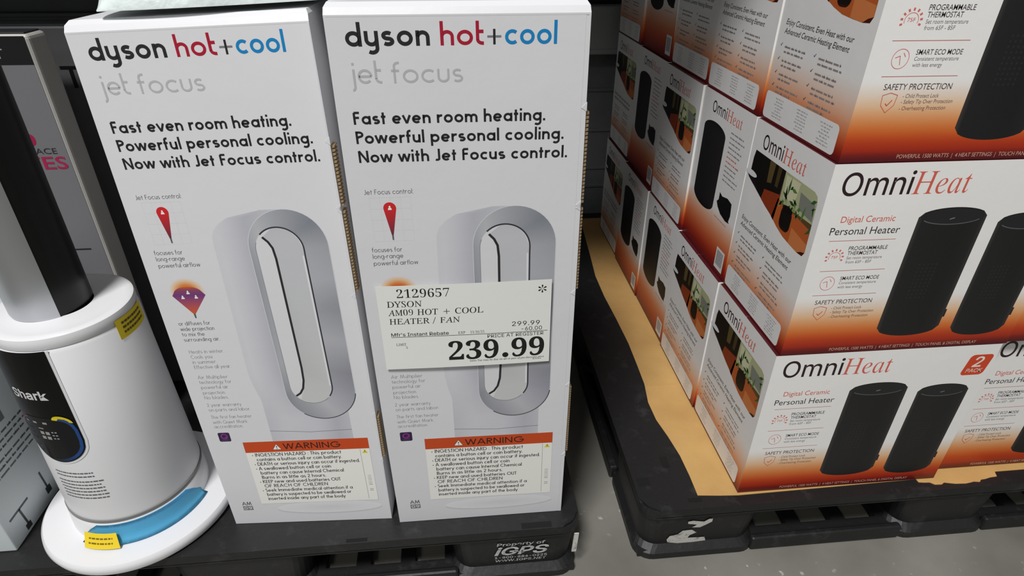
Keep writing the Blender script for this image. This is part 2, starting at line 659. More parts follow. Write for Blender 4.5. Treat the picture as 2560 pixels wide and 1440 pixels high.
# steel storage rack behind the pallets; the deck overhead is added for shade
t = thing('storage_rack', 'grey steel storage rack with a beam behind the stacked cartons', 'rack', (0, 1.12, 0))
bm = bmesh.new()
add_box(bm, -0.40, 2.2, 0.0, 0.05, 0.585, 0.70, 0.006)
add_box(bm, -0.40, 2.2, -0.006, 0.056, 0.578, 0.592, 0.003)
from_bm('beam', bm, M_RACK, t)
bm = bmesh.new()
add_box(bm, -2.4, 2.2, -1.10, 0.12, 1.26, 1.30, 0.004)
from_bm('shade_deck', bm, M_RACK, t)  # unseen deck, put in to keep light off the rear of the stacks
bm = bmesh.new()
add_box(bm, -0.30, 1.2, 0.08, 0.09, 0.0, 0.585)
for z in (0.16, 0.22, 0.34, 0.46):
    add_box(bm, -0.30, 1.2, 0.074, 0.081, z, z + 0.010, 0.002)
from_bm('back_panel', bm, mat('panel_grey_steel', (132, 135, 138), 0.5, metal=0.1, spots=((112, 114, 118), 6, 0.4, 0.7)), t)
for x in (-0.46, 2.1):
    bm = bmesh.new()
    add_box(bm, x, x + 0.08, 0.06, 0.14, 0, 2.4, 0.006)
    from_bm('upright', bm, M_RACK, t)


# ------------------------------------------------------------------ pallets
def rounded_rect(x0, x1, y0, y1, r, n=6):
    p = []
    for cx, cy, a in ((x1 - r, y1 - r, 0), (x0 + r, y1 - r, 90), (x0 + r, y0 + r, 180), (x1 - r, y0 + r, 270)):
        p += arc(cx, cy, r, r, a, a + 90, n)
    return p


def frame_plate(bm, xs, ys, z0, z1, holes):
    """a plate cut into cells by xs, ys; the cells in holes are left open"""
    for i in range(len(xs) - 1):
        for j in range(len(ys) - 1):
            if (i, j) not in holes:
                add_box(bm, xs[i], xs[i + 1], ys[j], ys[j + 1], z0, z1)
    bmesh.ops.remove_doubles(bm, verts=bm.verts, dist=1e-6)
    # drop the inner walls between neighbouring cells
    seen = {}
    for f in bm.faces:
        seen.setdefault(tuple(sorted(v.index for v in f.verts)), []).append(f)
    bm.verts.index_update()
    seen = {}
    for f in bm.faces:
        seen.setdefault(tuple(sorted(v.index for v in f.verts)), []).append(f)
    dead = [f for k in seen.values() if len(k) > 1 for f in k]
    bmesh.ops.delete(bm, geom=dead, context='FACES')


def pallet(label, x0, x1, y0, y1, posts_x, posts_y, slots):
    """black moulded pallet: deck with a rim, nine posts, a bottom frame with square holes"""
    t = thing('plastic_pallet', label, 'pallet', ((x0 + x1) / 2, (y0 + y1) / 2, 0), 'black plastic pallets')
    ox, oy = (x0 + x1) / 2, (y0 + y1) / 2
    dz0 = ZP - 0.017
    bm = bmesh.new()
    pts = rounded_rect(x0 - ox, x1 - ox, y0 - oy, y1 - oy, 0.028)
    add_prism(bm, pts, dz0, ZP)
    bm.edges.ensure_lookup_table()
    top = [e for e in bm.edges if all(abs(v.co.z - ZP) < 1e-6 for v in e.verts)]
    bmesh.ops.bevel(bm, geom=top, offset=0.004, segments=2, affect='EDGES')
    # underside ribs
    for i in range(9):
        x = x0 - ox + 0.06 + (x1 - x0 - 0.12) * i / 8
        add_box(bm, x - 0.003, x + 0.003, y0 - oy + 0.03, y1 - oy - 0.03, dz0 - 0.012, dz0)
    d = from_bm('deck', bm, M_BLACK, t)
    # dark drain slots let into the deck
    for sx, sy, sw, sh in slots:
        bm = bmesh.new()
        add_box(bm, sx - ox, sx + sw - ox, sy - oy, sy + sh - oy, ZP - 0.001, ZP + 0.0002)
        from_bm('drain_slot', bm, M_SLOT, d)
    for (xa, xb) in posts_x:
        for (ya, yb) in posts_y:
            bm = bmesh.new()
            r = 0.03
            lo = rounded_rect(xa - ox, xb - ox, ya - oy, yb - oy, r)
            mid = rounded_rect(xa - ox + 0.005, xb - ox - 0.005, ya - oy + 0.005, yb - oy - 0.005, r)
            foot = rounded_rect(xa - ox - 0.003, xb - ox + 0.003, ya - oy - 0.006, yb - oy + 0.004, r)
            rings = [(foot, 0.0), (foot, 0.013), (mid, 0.023), (lo, dz0 - 0.012), (lo, dz0)]
            vs = [[bm.verts.new((x, y, z)) for x, y in p] for p, z in rings]
            n = len(lo)
            for a, b in zip(vs, vs[1:]):
                for i in range(n):
                    bm.faces.new((a[i], a[(i + 1) % n], b[(i + 1) % n], b[i]))
            bm.faces.new(vs[0][::-1])
            bm.faces.new(vs[-1])
            from_bm('post', bm, M_BLACK, t, smooth=False)
    # bottom frame
    xs = [x0 - ox + 0.004]
    holes = set()
    cells = []
    for (xa, xb), (xc, xd) in zip(posts_x, posts_x[1:]):
        a, b = xb - ox, xc - ox
        wdt = (b - a)
        n = 3
        for i in range(n):
            cells.append((a + wdt * (i + 0.16) / n, a + wdt * (i + 0.84) / n))
    for a, b in cells:
        xs += [a, b]
    xs.append(x1 - ox - 0.004)
    ys = [y0 - oy + 0.006, y0 - oy + 0.035, y0 - oy + 0.14, y0 - oy + 0.17]
    span = y1 - oy - 0.035 - (y0 - oy + 0.17)
    for i in range(5):
        a = y0 - oy + 0.17 + span * (i + 0.12) / 5
        ys += [a, a + span * 0.76 / 5]
    ys.append(y1 - oy - 0.004)
    for i in range(1, len(xs) - 1, 2):
        holes.add((i, 1))
        for j in range(3, len(ys) - 1, 1):
            if (j - 3) % 2 == 1:
                holes.add((i, j))
    bm = bmesh.new()
    frame_plate(bm, xs, ys, 0.003, 0.016, holes)
    from_bm('bottom_frame', bm, M_BLACK, t)
    for (xa, xb), (xc, xd) in zip(posts_x, posts_x[1:]):
        bm = bmesh.new()
        add_box(bm, xb - ox - 0.01, xc - ox + 0.01, y0 - oy + 0.001, y0 - oy + 0.014, 0.0, 0.028, 0.004)
        from_bm('front_rail', bm, M_BLACK, t)
    for (ya, yb), (yc, yd) in zip(posts_y, posts_y[1:]):
        for s_ in (x0 - ox - 0.003, x1 - ox - 0.013):
            bm = bmesh.new()
            add_box(bm, s_, s_ + 0.016, yb - oy - 0.01, yc - oy + 0.01, 0.0, 0.028, 0.004)
            from_bm('side_rail', bm, M_BLACK, t)
    # rim lip under the deck edge
    bm = bmesh.new()
    a = rounded_rect(x0 - ox, x1 - ox, y0 - oy, y1 - oy, 0.028)
    b = rounded_rect(x0 - ox + 0.012, x1 - ox - 0.012, y0 - oy + 0.012, y1 - oy - 0.012, 0.02)
    n = len(a)
    va = [bm.verts.new((x, y, dz0 + 0.001)) for x, y in a]
    vb = [bm.verts.new((x, y, dz0 + 0.001)) for x, y in b]
    vc = [bm.verts.new((x, y, dz0 - 0.003)) for x, y in a]
    vd = [bm.verts.new((x, y, dz0 - 0.003)) for x, y in b]
    for i in range(n):
        j = (i + 1) % n
        bm.faces.new((vc[i], vc[j], va[j], va[i]))
        bm.faces.new((vd[j], vd[i], vb[i], vb[j]))
        bm.faces.new((vc[j], vc[i], vd[i], vd[j]))
    from_bm('rim', bm, M_BLACK, t)
    return t, ox, oy


P1, p1x, p1y = pallet('black plastic pallet under the tall white fan heater cartons', -1.256, -0.256, -0.036, 0.98,
                      ((-1.253, -1.06), (-0.86, -0.66), (-0.452, -0.259)), ((-0.030, 0.15), (0.38, 0.56), (0.80, 0.975)),
                      ((-0.345, -0.034, 0.045, 0.010), (-0.60, -0.034, 0.03, 0.006)))
P2, p2x, p2y = pallet('black plastic pallet under the orange and white heater cartons', -0.157, 0.86, -0.022, 1.09,
                      ((-0.154, 0.045), (0.285, 0.455), (0.66, 0.857)), ((-0.016, 0.16), (0.44, 0.62), (0.90, 1.085)),
                      ((-0.082, -0.010, 0.022, 0.008), (-0.100, 0.062, 0.012, 0.024), (-0.151, 0.028, 0.02, 0.016), (0.385, 0.004, 0.03, 0.012)))

# stencilled lettering on the first pallet
a = Art()
a.text('Property of', -0.382, 0.0755, cap=0.0070, width=0.074, col=(210, 210, 208), font='inter', off=0.01, shear=0.1)
a.text('iGPS', -0.386, 0.0515, cap=0.0195, width=0.084, col=(215, 215, 213), font='inter', off=0.022, shear=0.25)
a.text('1-800-884-0225', -0.385, 0.0418, cap=0.0058, width=0.081, col=(205, 205, 203), font='inter', off=0.008)
a.text('WWW.IGPS.NET', -0.384, 0.0335, cap=0.0056, width=0.079, col=(205, 205, 203), font='inter', off=0.008, shear=0.1)
bm = bmesh.new()
a.emit(bm, lambda u, v, k: Vector((u - p1x, -0.0306 - 0.0008 - k - p1y + 0.0045 * (0.087 - v) / 0.053, v)))
from_bm('stencil_lettering', bm, M_STENCIL, P1)['label'] = 'white stencilled lettering'
bm = bmesh.new()
add_box(bm, -0.2655 - p1x, -0.2585 - p1x, -0.0285 - p1y, -0.0265 - p1y, 0.046, 0.088)
for v in bm.verts:
    v.co.x += (v.co.z - 0.046) * 0.05
from_bm('label_strip', bm, M_WORN, P1)['label'] = 'narrow white sticker'
# worn white mark on the second pallet
a = Art()
a.poly([(-0.0797, 0.08), (-0.0718, 0.0814), (-0.0532, 0.0769), (-0.0462, 0.0832), (-0.0403, 0.0835), (-0.0399, 0.0753), (-0.0513, 0.0661), (-0.0572, 0.062), (-0.0705, 0.0636), (-0.0634, 0.0699), (-0.0788, 0.0741)], (205, 203, 196))
a.poly([(-0.1072, 0.0347), (-0.1036, 0.0441), (-0.091, 0.0475), (-0.0841, 0.0565), (-0.0695, 0.0571), (-0.0599, 0.0486), (-0.0704, 0.0425), (-0.0726, 0.0354), (-0.0441, 0.0344), (-0.0406, 0.0239), (-0.0637, 0.0218), (-0.0872, 0.0222), (-0.1045, 0.0268)], (205, 203, 196))
bm = bmesh.new()
a.emit(bm, lambda u, v, k: Vector((u - p2x, -0.0166 - 0.0008 - k - p2y + 0.0045 * (0.087 - v) / 0.053, v)))
from_bm('worn_mark', bm, M_WORN, P2)['label'] = 'worn white painted mark'

# kraft paper sheet
edge = [(-0.046, 1.05), (-0.050, 1.0), (-0.066, 0.80), (-0.075, 0.70), (-0.075, 0.60), (-0.070, 0.50), (-0.067, 0.405), (-0.069, 0.33), (-0.071, 0.273), (-0.079, 0.22),
        (-0.078, 0.173), (-0.070, 0.13), (-0.064, 0.085), (-0.063, 0.04), (-0.064, 0.0015), (-0.03, -0.002), (0.0, -0.004), (0.30, 0.001)]
rng = random.Random(3)
x = 0.30
while x < 0.44:
    edge.append((x, -0.004 - 0.011 * math.sin((x - 0.30) / 0.14 * math.pi) + rng.uniform(-0.003, 0.003)))
    x += rng.uniform(0.005, 0.012)
edge += [(0.44, 0.004), (0.80, 0.006), (0.82, 1.05)]
bm = bmesh.new()
add_prism(bm, edge, ZP + 0.0002, ZP + 0.0010)
for y in (0.262, 0.55):
    add_box(bm, -0.071, 0.6, y, y + 0.0025, ZP + 0.0005, ZP + 0.0018, 0.0006)
o = from_bm('kraft_paper_sheet', bm, M_KRAFT)
tag(o, 'brown kraft paper sheet lying between pallet and heater cartons', 'paper')


# ------------------------------------------------------------------ fan heater cartons (two tall white ones)
WHITE = (219, 219, 222)


def fan_front():
    a = Art()
    K = (38, 38, 40)
    a.grid(0.0005, 0.0005, 0.2385, 0.6945, 10, 28, WHITE, 0)
    # wordmark
    def word(s_, u, wd, col, t=0.165, v=0.6694, cap=0.0200, fancy=True):
        a.geo(s_, u, v, cap, t, col, 3, wd, fancy, gap=0.10)
    word('dyson', 0.0167, 0.0768, K, 0.17)
    word('hot', 0.1028, 0.0412, (168, 22, 48), 0.15)
    a.line([(0.1464, 0.6766), (0.1594, 0.6766)], 0.0019, (120, 120, 124), 3)
    a.line([(0.1529, 0.6697), (0.1529, 0.6831)], 0.0022, K, 4)
    word('cool', 0.1628, 0.0490, (20, 128, 190), 0.15)
    word('jet', 0.0180, 0.0292, (182, 182, 184), 0.11, 0.6362)
    word('focus', 0.0552, 0.0673, (182, 182, 184), 0.11, 0.6362, 0.0188)
    for s_, v, wd in (('Fast even room heating.', 0.5975, 0.1885), ('Powerful personal cooling.', 0.5782, 0.2078), ('Now with Jet Focus control.', 0.5586, 0.2123)):
        a.geo(s_, 0.0141, v, 0.0126, 0.175, (34, 34, 37), 3, wd)
    sm = (92, 92, 96)
    g = (150, 150, 152)
    a.geo('Jet Focus control:', 0.0146, 0.5240, 0.0054, 0.085, sm, 3, 0.0505)
    # little diagram one
    for i in range(5):
        a.line([(0.019 + 0.0107 * i, 0.4690), (0.019 + 0.0107 * i, 0.5205)], 0.0003, (214, 214, 216), 1)
        a.line([(0.019, 0.4690 + 0.0128 * i), (0.0618, 0.4690 + 0.0128 * i)], 0.0003, (214, 214, 216), 1)
    drop = arc(0.0391, 0.5080, 0.0067, 0.0067, -12, 192, 20) + [(0.0383, 0.4755), (0.0399, 0.4755)]
    a.poly(drop, lambda u, v: lerp((96, 44, 60), (205, 34, 40), min(1, max(0, (v - 0.476) / 0.02))), 3)
    a.poly([(0.0382, 0.4765), (0.0400, 0.4765), (0.0399, 0.4705), (0.0384, 0.4705)], (90, 90, 94), 4)

    def man(u, v, k=1.0):
        a.ellipse(u, v + 0.0016 * k, 0.0010 * k, 0.0012 * k, (245, 240, 236), 5, 12)
        a.poly([(u - 0.0021 * k, v - 0.0020 * k), (u + 0.0021 * k, v - 0.0020 * k), (u + 0.0015 * k, v + 0.0004 * k), (u - 0.0015 * k, v + 0.0004 * k)], (245, 240, 236), 5)
    man(0.0391, 0.5080)
    for s_, v, wd in (('focuses for', 0.4560, 0.0328), ('long-range', 0.4480, 0.0333), ('powerful airflow', 0.4393, 0.0490)):
        a.geo(s_, 0.0145, v, 0.0056, 0.09, sm, 3, wd)
    # diagram two: a warm fan of air
    a.disc_fade(0.0385, 0.4065, 0.0215, 0.0185, [(205, 98, 38), (206, 104, 44), (216, 136, 70), (226, 190, 150), WHITE], 1)
    a.poly([(0.0190, 0.4010)] + arc(0.0388, 0.404, 0.017, 0.009, 165, 15, 12) + [(0.0590, 0.4010), (0.0400, 0.3750), (0.0376, 0.3750)],
           lambda u, v: lerp((210, 92, 34), (112, 58, 120), min(1, max(0, (abs(u - 0.0388) - 0.005) / 0.014))), 2)
    a.poly([(0.0376, 0.3755), (0.0400, 0.3755), (0.0397, 0.3690), (0.0380, 0.3690)], (90, 90, 94), 3)
    man(0.0388, 0.4050)
    man(0.0310, 0.3985)
    man(0.0470, 0.3985)
    for s_, v, wd in (('or diffuses for', 0.3590, 0.0390), ('wide projection', 0.3510, 0.0420), ('to mix the', 0.3430, 0.0280), ('surrounding air.', 0.3350, 0.0450)):
        a.geo(s_, 0.0150, v, 0.0056, 0.09, sm, 3, wd)
    for s_, v, wd in (('Heats in winter.', 0.3165, 0.0440), ('Cools you', 0.3085, 0.0270), ('in summer.', 0.3005, 0.0310), ('Effective all year.', 0.2925, 0.0470),
                      ('Air Multiplier', 0.2855 - 0.0095, 0.0390), ('technology for', 0.2775 - 0.0095, 0.0418), ('powerful air', 0.2690 - 0.0095, 0.0354), ('projection.', 0.2600 - 0.0095, 0.0297), ('No blades.', 0.2518 - 0.0095, 0.0317),
                      ('2 year warranty', 0.2336 - 0.004, 0.0458), ('on parts and labor.', 0.2252 - 0.004, 0.0562),
                      ('The first fan heater', 0.2085, 0.0549), ('with Quiet Mark', 0.1995, 0.0471), ('accreditation.', 0.1916, 0.0393)):
        a.geo(s_, 0.0163, v, 0.0055, 0.085, g, 3, wd)
    # purple square badge with a ring
    a.rrect(0.0174, 0.1668, 0.0334, 0.1830, 0.0022, (44, 24, 62), 2)
    a.line(arc(0.0254, 0.1762, 0.0040, 0.0040, 0, 360, 24), 0.0016, (150, 44, 150), 3)
    a.line([(0.0262, 0.1752), (0.0290, 0.1722)], 0.0014, (150, 44, 150), 3)
    a.rect(0.0208, 0.1690, 0.0300, 0.1702, (90, 70, 110), 3)
    # model block bottom left
    a.geo('AM', 0.0190, 0.0395, 0.0070, 0.17, (110, 110, 114), 3, 0.0136)
    a.rect(0.0187, 0.0290, 0.0332, 0.0378, (130, 130, 134), 2)
    a.geo('09', 0.0200, 0.0306, 0.0056, 0.15, (225, 225, 228), 3, 0.0118)

    # --- picture of the bladeless fan heater
    # deep side of the loop, left of the ring
    sidep = [(0.1703, 0.5062), (0.1571, 0.5061), (0.1180, 0.5030), (0.1047, 0.4990), (0.0940, 0.4880), (0.0857, 0.4690), (0.0838, 0.4200), (0.0828, 0.2848), (0.0850, 0.2600), (0.0905, 0.2400), (0.0909, 0.2357), (0.15, 0.21), (0.17, 0.2023)]
    ng = ramp([(0.0905, (196, 196, 203)), (0.115, (206, 206, 212)), (0.16, (202, 202, 209)), (0.185, (182, 182, 191)), (0.204, (194, 194, 201))])
    rg = ramp([(0.083, (208, 208, 214)), (0.092, (211, 211, 216)), (0.11, (200, 200, 207)), (0.127, (182, 183, 191)), (0.16, (194, 195, 202))])
    def tri_strip(left, right, n, col, layer):
        # two outlines sampled by height
        a.strip(left, right, col, layer)
    L_, R_ = [], []
    for i in range(41):
        v = 0.2023 + (0.5062 - 0.2023) * i / 40
        # left outline
        if v > 0.469:
            q = (v - 0.469) / (0.5062 - 0.469)
            lx = 0.0857 + 0.062 * (1 - math.sqrt(max(0, 1 - q ** 2.2))) * (1.0 if q < 1 else 1)
        elif v < 0.2848:
            q = (0.2848 - v) / (0.2848 - 0.2357)
            lx = 0.0828 + 0.0080 * min(1, q) ** 1.6
        else:
            lx = 0.0828 + 0.0029 * (v - 0.2848) / (0.469 - 0.2848)
        L_.append((lx, v))
        R_.append((0.172, v))
    # split in columns so that the tone can change across the width
    N = 10
    for k in range(N):
        A = [(l[0] + (r_[0] - l[0]) * k / N, l[1]) for l, r_ in zip(L_, R_)]
        B = [(l[0] + (r_[0] - l[0]) * (k + 1) / N, l[1]) for l, r_ in zip(L_, R_)]
        a.strip(A, B, lambda u, v: lerp(ng(u), rg(u), min(1.0, max(0.0, (v - 0.2023) / 0.075))), 1.5)
    # neck
    for k in range(12):
        u0, u1 = 0.0905 + 0.1135 * k / 12, 0.0905 + 0.1135 * (k + 1) / 12
        a.rect(u0, 0.060, u1, 0.2358, lambda u, v: ng(u), 1)
    a.line([(0.0905, 0.1832), (0.147, 0.1790), (0.2040, 0.1810)], 0.0006, (110, 110, 116), 3)
    # base
    a.disc_fade(0.1484, 0.0275, 0.0790, 0.0115, [(196, 196, 200), (200, 200, 204), (206, 206, 209)], 1)
    a.disc_fade(0.1484, 0.0305, 0.0785, 0.0120, [(214, 214, 218), (222, 222, 225), (228, 228, 230)], 2)
    # ring front face
    def stad(cx, cu, cl, r, n):
        p = []
        m = n // 4
        p += arc(cx, cu, r, r * 1.02, 0, 180, m)[:-1]
        p += [(cx - r, cu + (cl - cu) * i / m) for i in range(m)]
        p += arc(cx, cl, r, r * 1.0, 180, 360, m)[:-1]
        p += [(cx + r, cl + (cu - cl) * i / m) for i in range(m)]
        return p + [p[0]]
    n = 96
    out = stad(0.1719, 0.4587, 0.2489, 0.0466, n)
    inn = stad(0.1610, 0.4562, 0.2576, 0.0281, n)
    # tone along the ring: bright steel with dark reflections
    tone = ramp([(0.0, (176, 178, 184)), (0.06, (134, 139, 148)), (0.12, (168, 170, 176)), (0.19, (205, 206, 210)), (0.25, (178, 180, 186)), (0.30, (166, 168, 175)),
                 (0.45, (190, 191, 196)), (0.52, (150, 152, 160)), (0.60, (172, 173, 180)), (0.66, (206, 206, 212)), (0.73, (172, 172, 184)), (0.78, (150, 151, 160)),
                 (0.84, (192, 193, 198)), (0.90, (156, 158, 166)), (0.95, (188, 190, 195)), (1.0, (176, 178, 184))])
    def ringstrip(p, q, f, layer):
        nn = len(p)
        vs = list(p) + list(q)
        cc = [lin(f(i / (nn - 1), 0)) for i in range(nn)] + [lin(f(i / (nn - 1), 1)) for i in range(nn)]
        a.it.append((vs, [(i, i + 1, nn + i + 1, nn + i) for i in range(nn - 1)], cc, layer))
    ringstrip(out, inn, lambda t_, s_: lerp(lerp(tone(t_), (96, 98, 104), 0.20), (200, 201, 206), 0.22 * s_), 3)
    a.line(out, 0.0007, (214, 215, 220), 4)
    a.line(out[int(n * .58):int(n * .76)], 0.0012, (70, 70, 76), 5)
    # opening: the far inner wall and the bright gap
    def og(u, v):
        return (218, 218, 220)
    a.poly(inn[:-1], og, 4)
    wall = [(0.1540, 0.2880), (0.1540, 0.4560), (0.1500, 0.4650), (0.1440, 0.4735), (0.156, 0.4836), (0.166, 0.4842), (0.176, 0.480), (0.184, 0.470), (0.1886, 0.4562), (0.1886, 0.2576), (0.184, 0.2416), (0.176, 0.2330), (0.166, 0.2296), (0.156, 0.2300), (0.1440, 0.2365), (0.1510, 0.2540)]
    wg = ramp([(0.23, (200, 201, 200)), (0.28, (196, 198, 197)), (0.33, (154, 156, 162)), (0.40, (162, 164, 170)), (0.46, (196, 197, 201)), (0.49, (190, 190, 196))])
    a.poly(wall, lambda u, v: wg(v), 5)
    a.line([(0.1434, 0.4733), (0.1490, 0.4670), (0.1528, 0.4590), (0.1541, 0.4450), (0.1541, 0.2880), (0.1530, 0.2680), (0.1500, 0.2550), (0.1450, 0.2470), (0.1385, 0.2424)], 0.0028, (40, 40, 44), 6)
    a.line([(p[0] - 0.0002, p[1]) for p in inn[int(n * .70):-1]] + inn[:int(n * .20)], 0.0017, (52, 52, 58), 6)
    a.line([(p[0] - 0.0025, p[1]) for p in inn[int(n * .76):-1]], 0.0022, (222, 222, 226), 6)
    a.line(inn[int(n * .22):int(n * .70)], 0.0010, (150, 152, 158), 6)
    return a


def warning_art():
    """orange headed sticker; its own origin is its lower left corner"""
    a = Art()
    W_, H_ = 0.1755, 0.1225
    a.grid(0, 0, W_, H_, 8, 6, (238, 238, 232), 0)
    a.rect(0, H_ - 0.0198, W_, H_, (198, 72, 22), 1)
    y0 = H_ - 0.0198
    # triangle sign
    a.poly([(0.0390, y0 + 0.0040), (0.0520, y0 + 0.0040), (0.0455, y0 + 0.0148)], (30, 26, 24), 2)
    a.poly([(0.0398, y0 + 0.0045), (0.0512, y0 + 0.0045), (0.0455, y0 + 0.0140)], (240, 240, 236), 3)
    a.rect(0.0449, y0 + 0.0080, 0.0461, y0 + 0.0112, (20, 20, 20), 4)
    a.rect(0.0449, y0 + 0.0054, 0.0461, y0 + 0.0067, (20, 20, 20), 4)
    a.geo('WARNING', 0.0548, y0 + 0.0043, 0.0110, 0.15, (66, 18, 12), 2, 0.0812)
    K = (52, 52, 50)
    x0 = 0.0075
    rows = [('* INGESTION HAZARD : This product', 0, 0.1270), ('contains a button cell or coin battery.', 1, 0.1215), ('* DEATH or serious injury can occur if ingested.', 0, 0.1510),
            ('* A swallowed button cell or coin', 0, 0.1080), ('battery can cause Internal Chemical', 1, 0.1205), ('Burns in as little as 2 hours.', 1, 0.0930), ('* KEEP new and used batteries OUT', 0, 0.1180),
            ('OF REACH OF CHILDREN', 1, 0.0930), ('* Seek Immediate medical attention if a', 0, 0.1330), ('battery is suspected to be swallowed or', 1, 0.1250), ('inserted inside any part of the body', 1, 0.1150)]
    pitch = 0.00875
    for i, (s_, ind, wd) in enumerate(rows):
        a.geo(s_, x0 + ind * 0.0048, y0 - 0.0078 - pitch * i, 0.0064, 0.135, K, 2, wd)
    a.line([(0.1620, 0.003), (0.1620, y0 - 0.001)], 0.0004, (120, 120, 112), 2)
    a.poly([(0.1645, y0 - 0.0085), (0.1725, y0 - 0.0085), (0.1685, y0 - 0.0015)], (214, 204, 40), 2)
    a.rect(0.1681, y0 - 0.0060, 0.1689, y0 - 0.0036, (60, 56, 20), 3)
    rr = random.Random(4)
    for i in range(9):
        a.line([(0.1660, 0.050 - 0.0030 * i - (0.006 if i > 6 else 0)), (0.1712, 0.050 - 0.0030 * i - (0.006 if i > 6 else 0))], 0.0011 * rr.uniform(0.5, 1), (150, 150, 146), 2)
    return a, W_, H_


FAN_ART = fan_front()
WARN, WW, WH = warning_art()


def fan_carton(label, BL, BR, TL, TR, fw, fh, warn_uv, depth=0.232, tabs=()):
    BL, BR, TL, TR = (Vector(p) for p in (BL, BR, TL, TR))
    org = (BL + BR) / 2
    N = (BR - BL).normalized()
    N = Vector((-N.y, N.x, 0))
    t = thing('fan_heater_carton', label, 'carton', org + N * depth / 2, 'tall white fan heater cartons')
    base = org + N * depth / 2

    def at(u, v, k):
        """u, v in metres on the front, k in front of it"""
        a_, b_ = u / fw, v / fh
        p = BL * (1 - a_) * (1 - b_) + BR * a_ * (1 - b_) + TL * (1 - a_) * b_ + TR * a_ * b_
        return p - N * k - base
    bm = bmesh.new()
    bm.loops.layers.float_color.new('print')
    # outline of the front, with a little slack along the edges; the top edge is rolled back
    rr = random.Random(len(label))
    nv = 14
    rows = []
    for j in range(nv + 1):
        v = (fh - 0.010) * j / nv
        bow = 0.0022 * math.sin(math.pi * j / nv)
        rows.append([at(-bow, v, 0), at(fw + bow * 0.6, v, 0), at(fw + bow * 0.6, v, -depth), at(-bow, v, -depth)])
    rows.append([at(0.0005, fh - 0.004, -0.003), at(fw - 0.0005, fh - 0.004, -0.003), at(fw - 0.0005, fh - 0.004, -depth + 0.003), at(0.0005, fh - 0.004, -depth + 0.003)])
    rows.append([at(0.003, fh, -0.009), at(fw - 0.003, fh, -0.009), at(fw - 0.003, fh, -depth + 0.009), at(0.003, fh, -depth + 0.009)])
    V = [[bm.verts.new(p) for p in r_] for r_ in rows]
    for a_, b_ in zip(V, V[1:]):
        for i in range(4):
            j = (i + 1) % 4
            bm.faces.new((a_[i], a_[j], b_[j], b_[i]))
    bm.faces.new(V[0][::-1])
    bm.faces.new(V[-1])
    paint(bm, bm.faces, WHITE)
    FAN_ART.emit(bm, at, 0.00004, base=0.0002)
    # crease under the rolled top edge
    c = Art()
    c.line([(0.002, fh - 0.0115), (fw - 0.002, fh - 0.0115)], 0.0006, (205, 205, 207), 1)
    c.emit(bm, at, 0.00004, base=0.0002)
    body = from_bm('carton_body', bm, M_PRINT, t)
    # sticker
    bm = bmesh.new()
    WARN.emit(bm, lambda u, v, k: at(u + warn_uv[0], v + warn_uv[1] + u * warn_uv[2], k), 0.00004, base=0.0006)
    o = from_bm('warning_label', bm, M_PAPER, t)
    o['label'] = 'cream warning sticker with an orange band'
    # side flap: raw corrugated edge along the right side, between lock tabs
    for v0, v1 in tabs:
        bm = bmesh.new()
        n = int((v1 - v0) / 0.004)
        for i in range(n):
            v = v0 + (v1 - v0) * i / n
            dv = (v1 - v0) / n
            p = [at(fw + 0.0005, v, -0.002), at(fw + 0.0045, v + 0.001, -0.0025), at(fw + 0.0045, v + dv * 0.8, -0.0025), at(fw + 0.0005, v + dv * 0.8, -0.002)]
            q = [x_ + N * 0.012 for x_ in p]
            vv = [bm.verts.new(x_) for x_ in p + q]
            for f in ((0, 1, 2, 3), (7, 6, 5, 4), (0, 4, 5, 1), (1, 5, 6, 2), (2, 6, 7, 3), (3, 7, 4, 0)):
                bm.faces.new([vv[i_] for i_ in f])
        o = from_bm('side_flap', bm, M_BOARD, t)
        o['label'] = 'raw corrugated edge'
    # folded lock tabs at the right edge
    for v0, v1 in tabs:
        for v in (v0 - 0.004, v1 + 0.004):
            bm = bmesh.new()
            pts = [(fw - 0.0045, v), (fw + 0.0012, v + 0.0055), (fw + 0.0012, v - 0.0035)]
            A = [bm.verts.new(at(u_, v_, 0.0004)) for u_, v_ in pts]
            B = [bm.verts.new(at(u_, v_, -0.004)) for u_, v_ in pts]
            bm.faces.new(A[::-1])
            bm.faces.new(B)
            for i in range(3):
                j = (i + 1) % 3
                bm.faces.new((A[i], A[j], B[j], B[i]))
            bm.loops.layers.float_color.new('print')
            paint(bm, bm.faces, (215, 215, 217))
            from_bm('lock_tab', bm, M_PRINT, t)
    return t, at


FL, atL = fan_carton('tall white fan heater carton beside the air purifier, no price card on it',
                     (-0.7659, 0.0137, ZP + .0003), (-0.5370, 0.0024, ZP + .0003), (-0.7805, 0.0335, 0.8020), (-0.5520, 0.0203, 0.8130), 0.2390, 0.7061, (0.0480, 0.0418, 0.004),
                     tabs=((0.505, 0.575), (0.395, 0.500), (0.125, 0.20)))
FR, atR = fan_carton('tall white fan heater carton with the paper price card on its front',
                     (-0.5246, -0.0059, ZP + .0003), (-0.2822, -0.0068, ZP + .0003), (-0.5318, -0.0158, 0.8220), (-0.2891, -0.0179, 0.8235), 0.2430, 0.7061, (0.0492, 0.0462, -0.012),
                     tabs=((0.505, 0.605), (0.395, 0.500), (0.125, 0.245)))

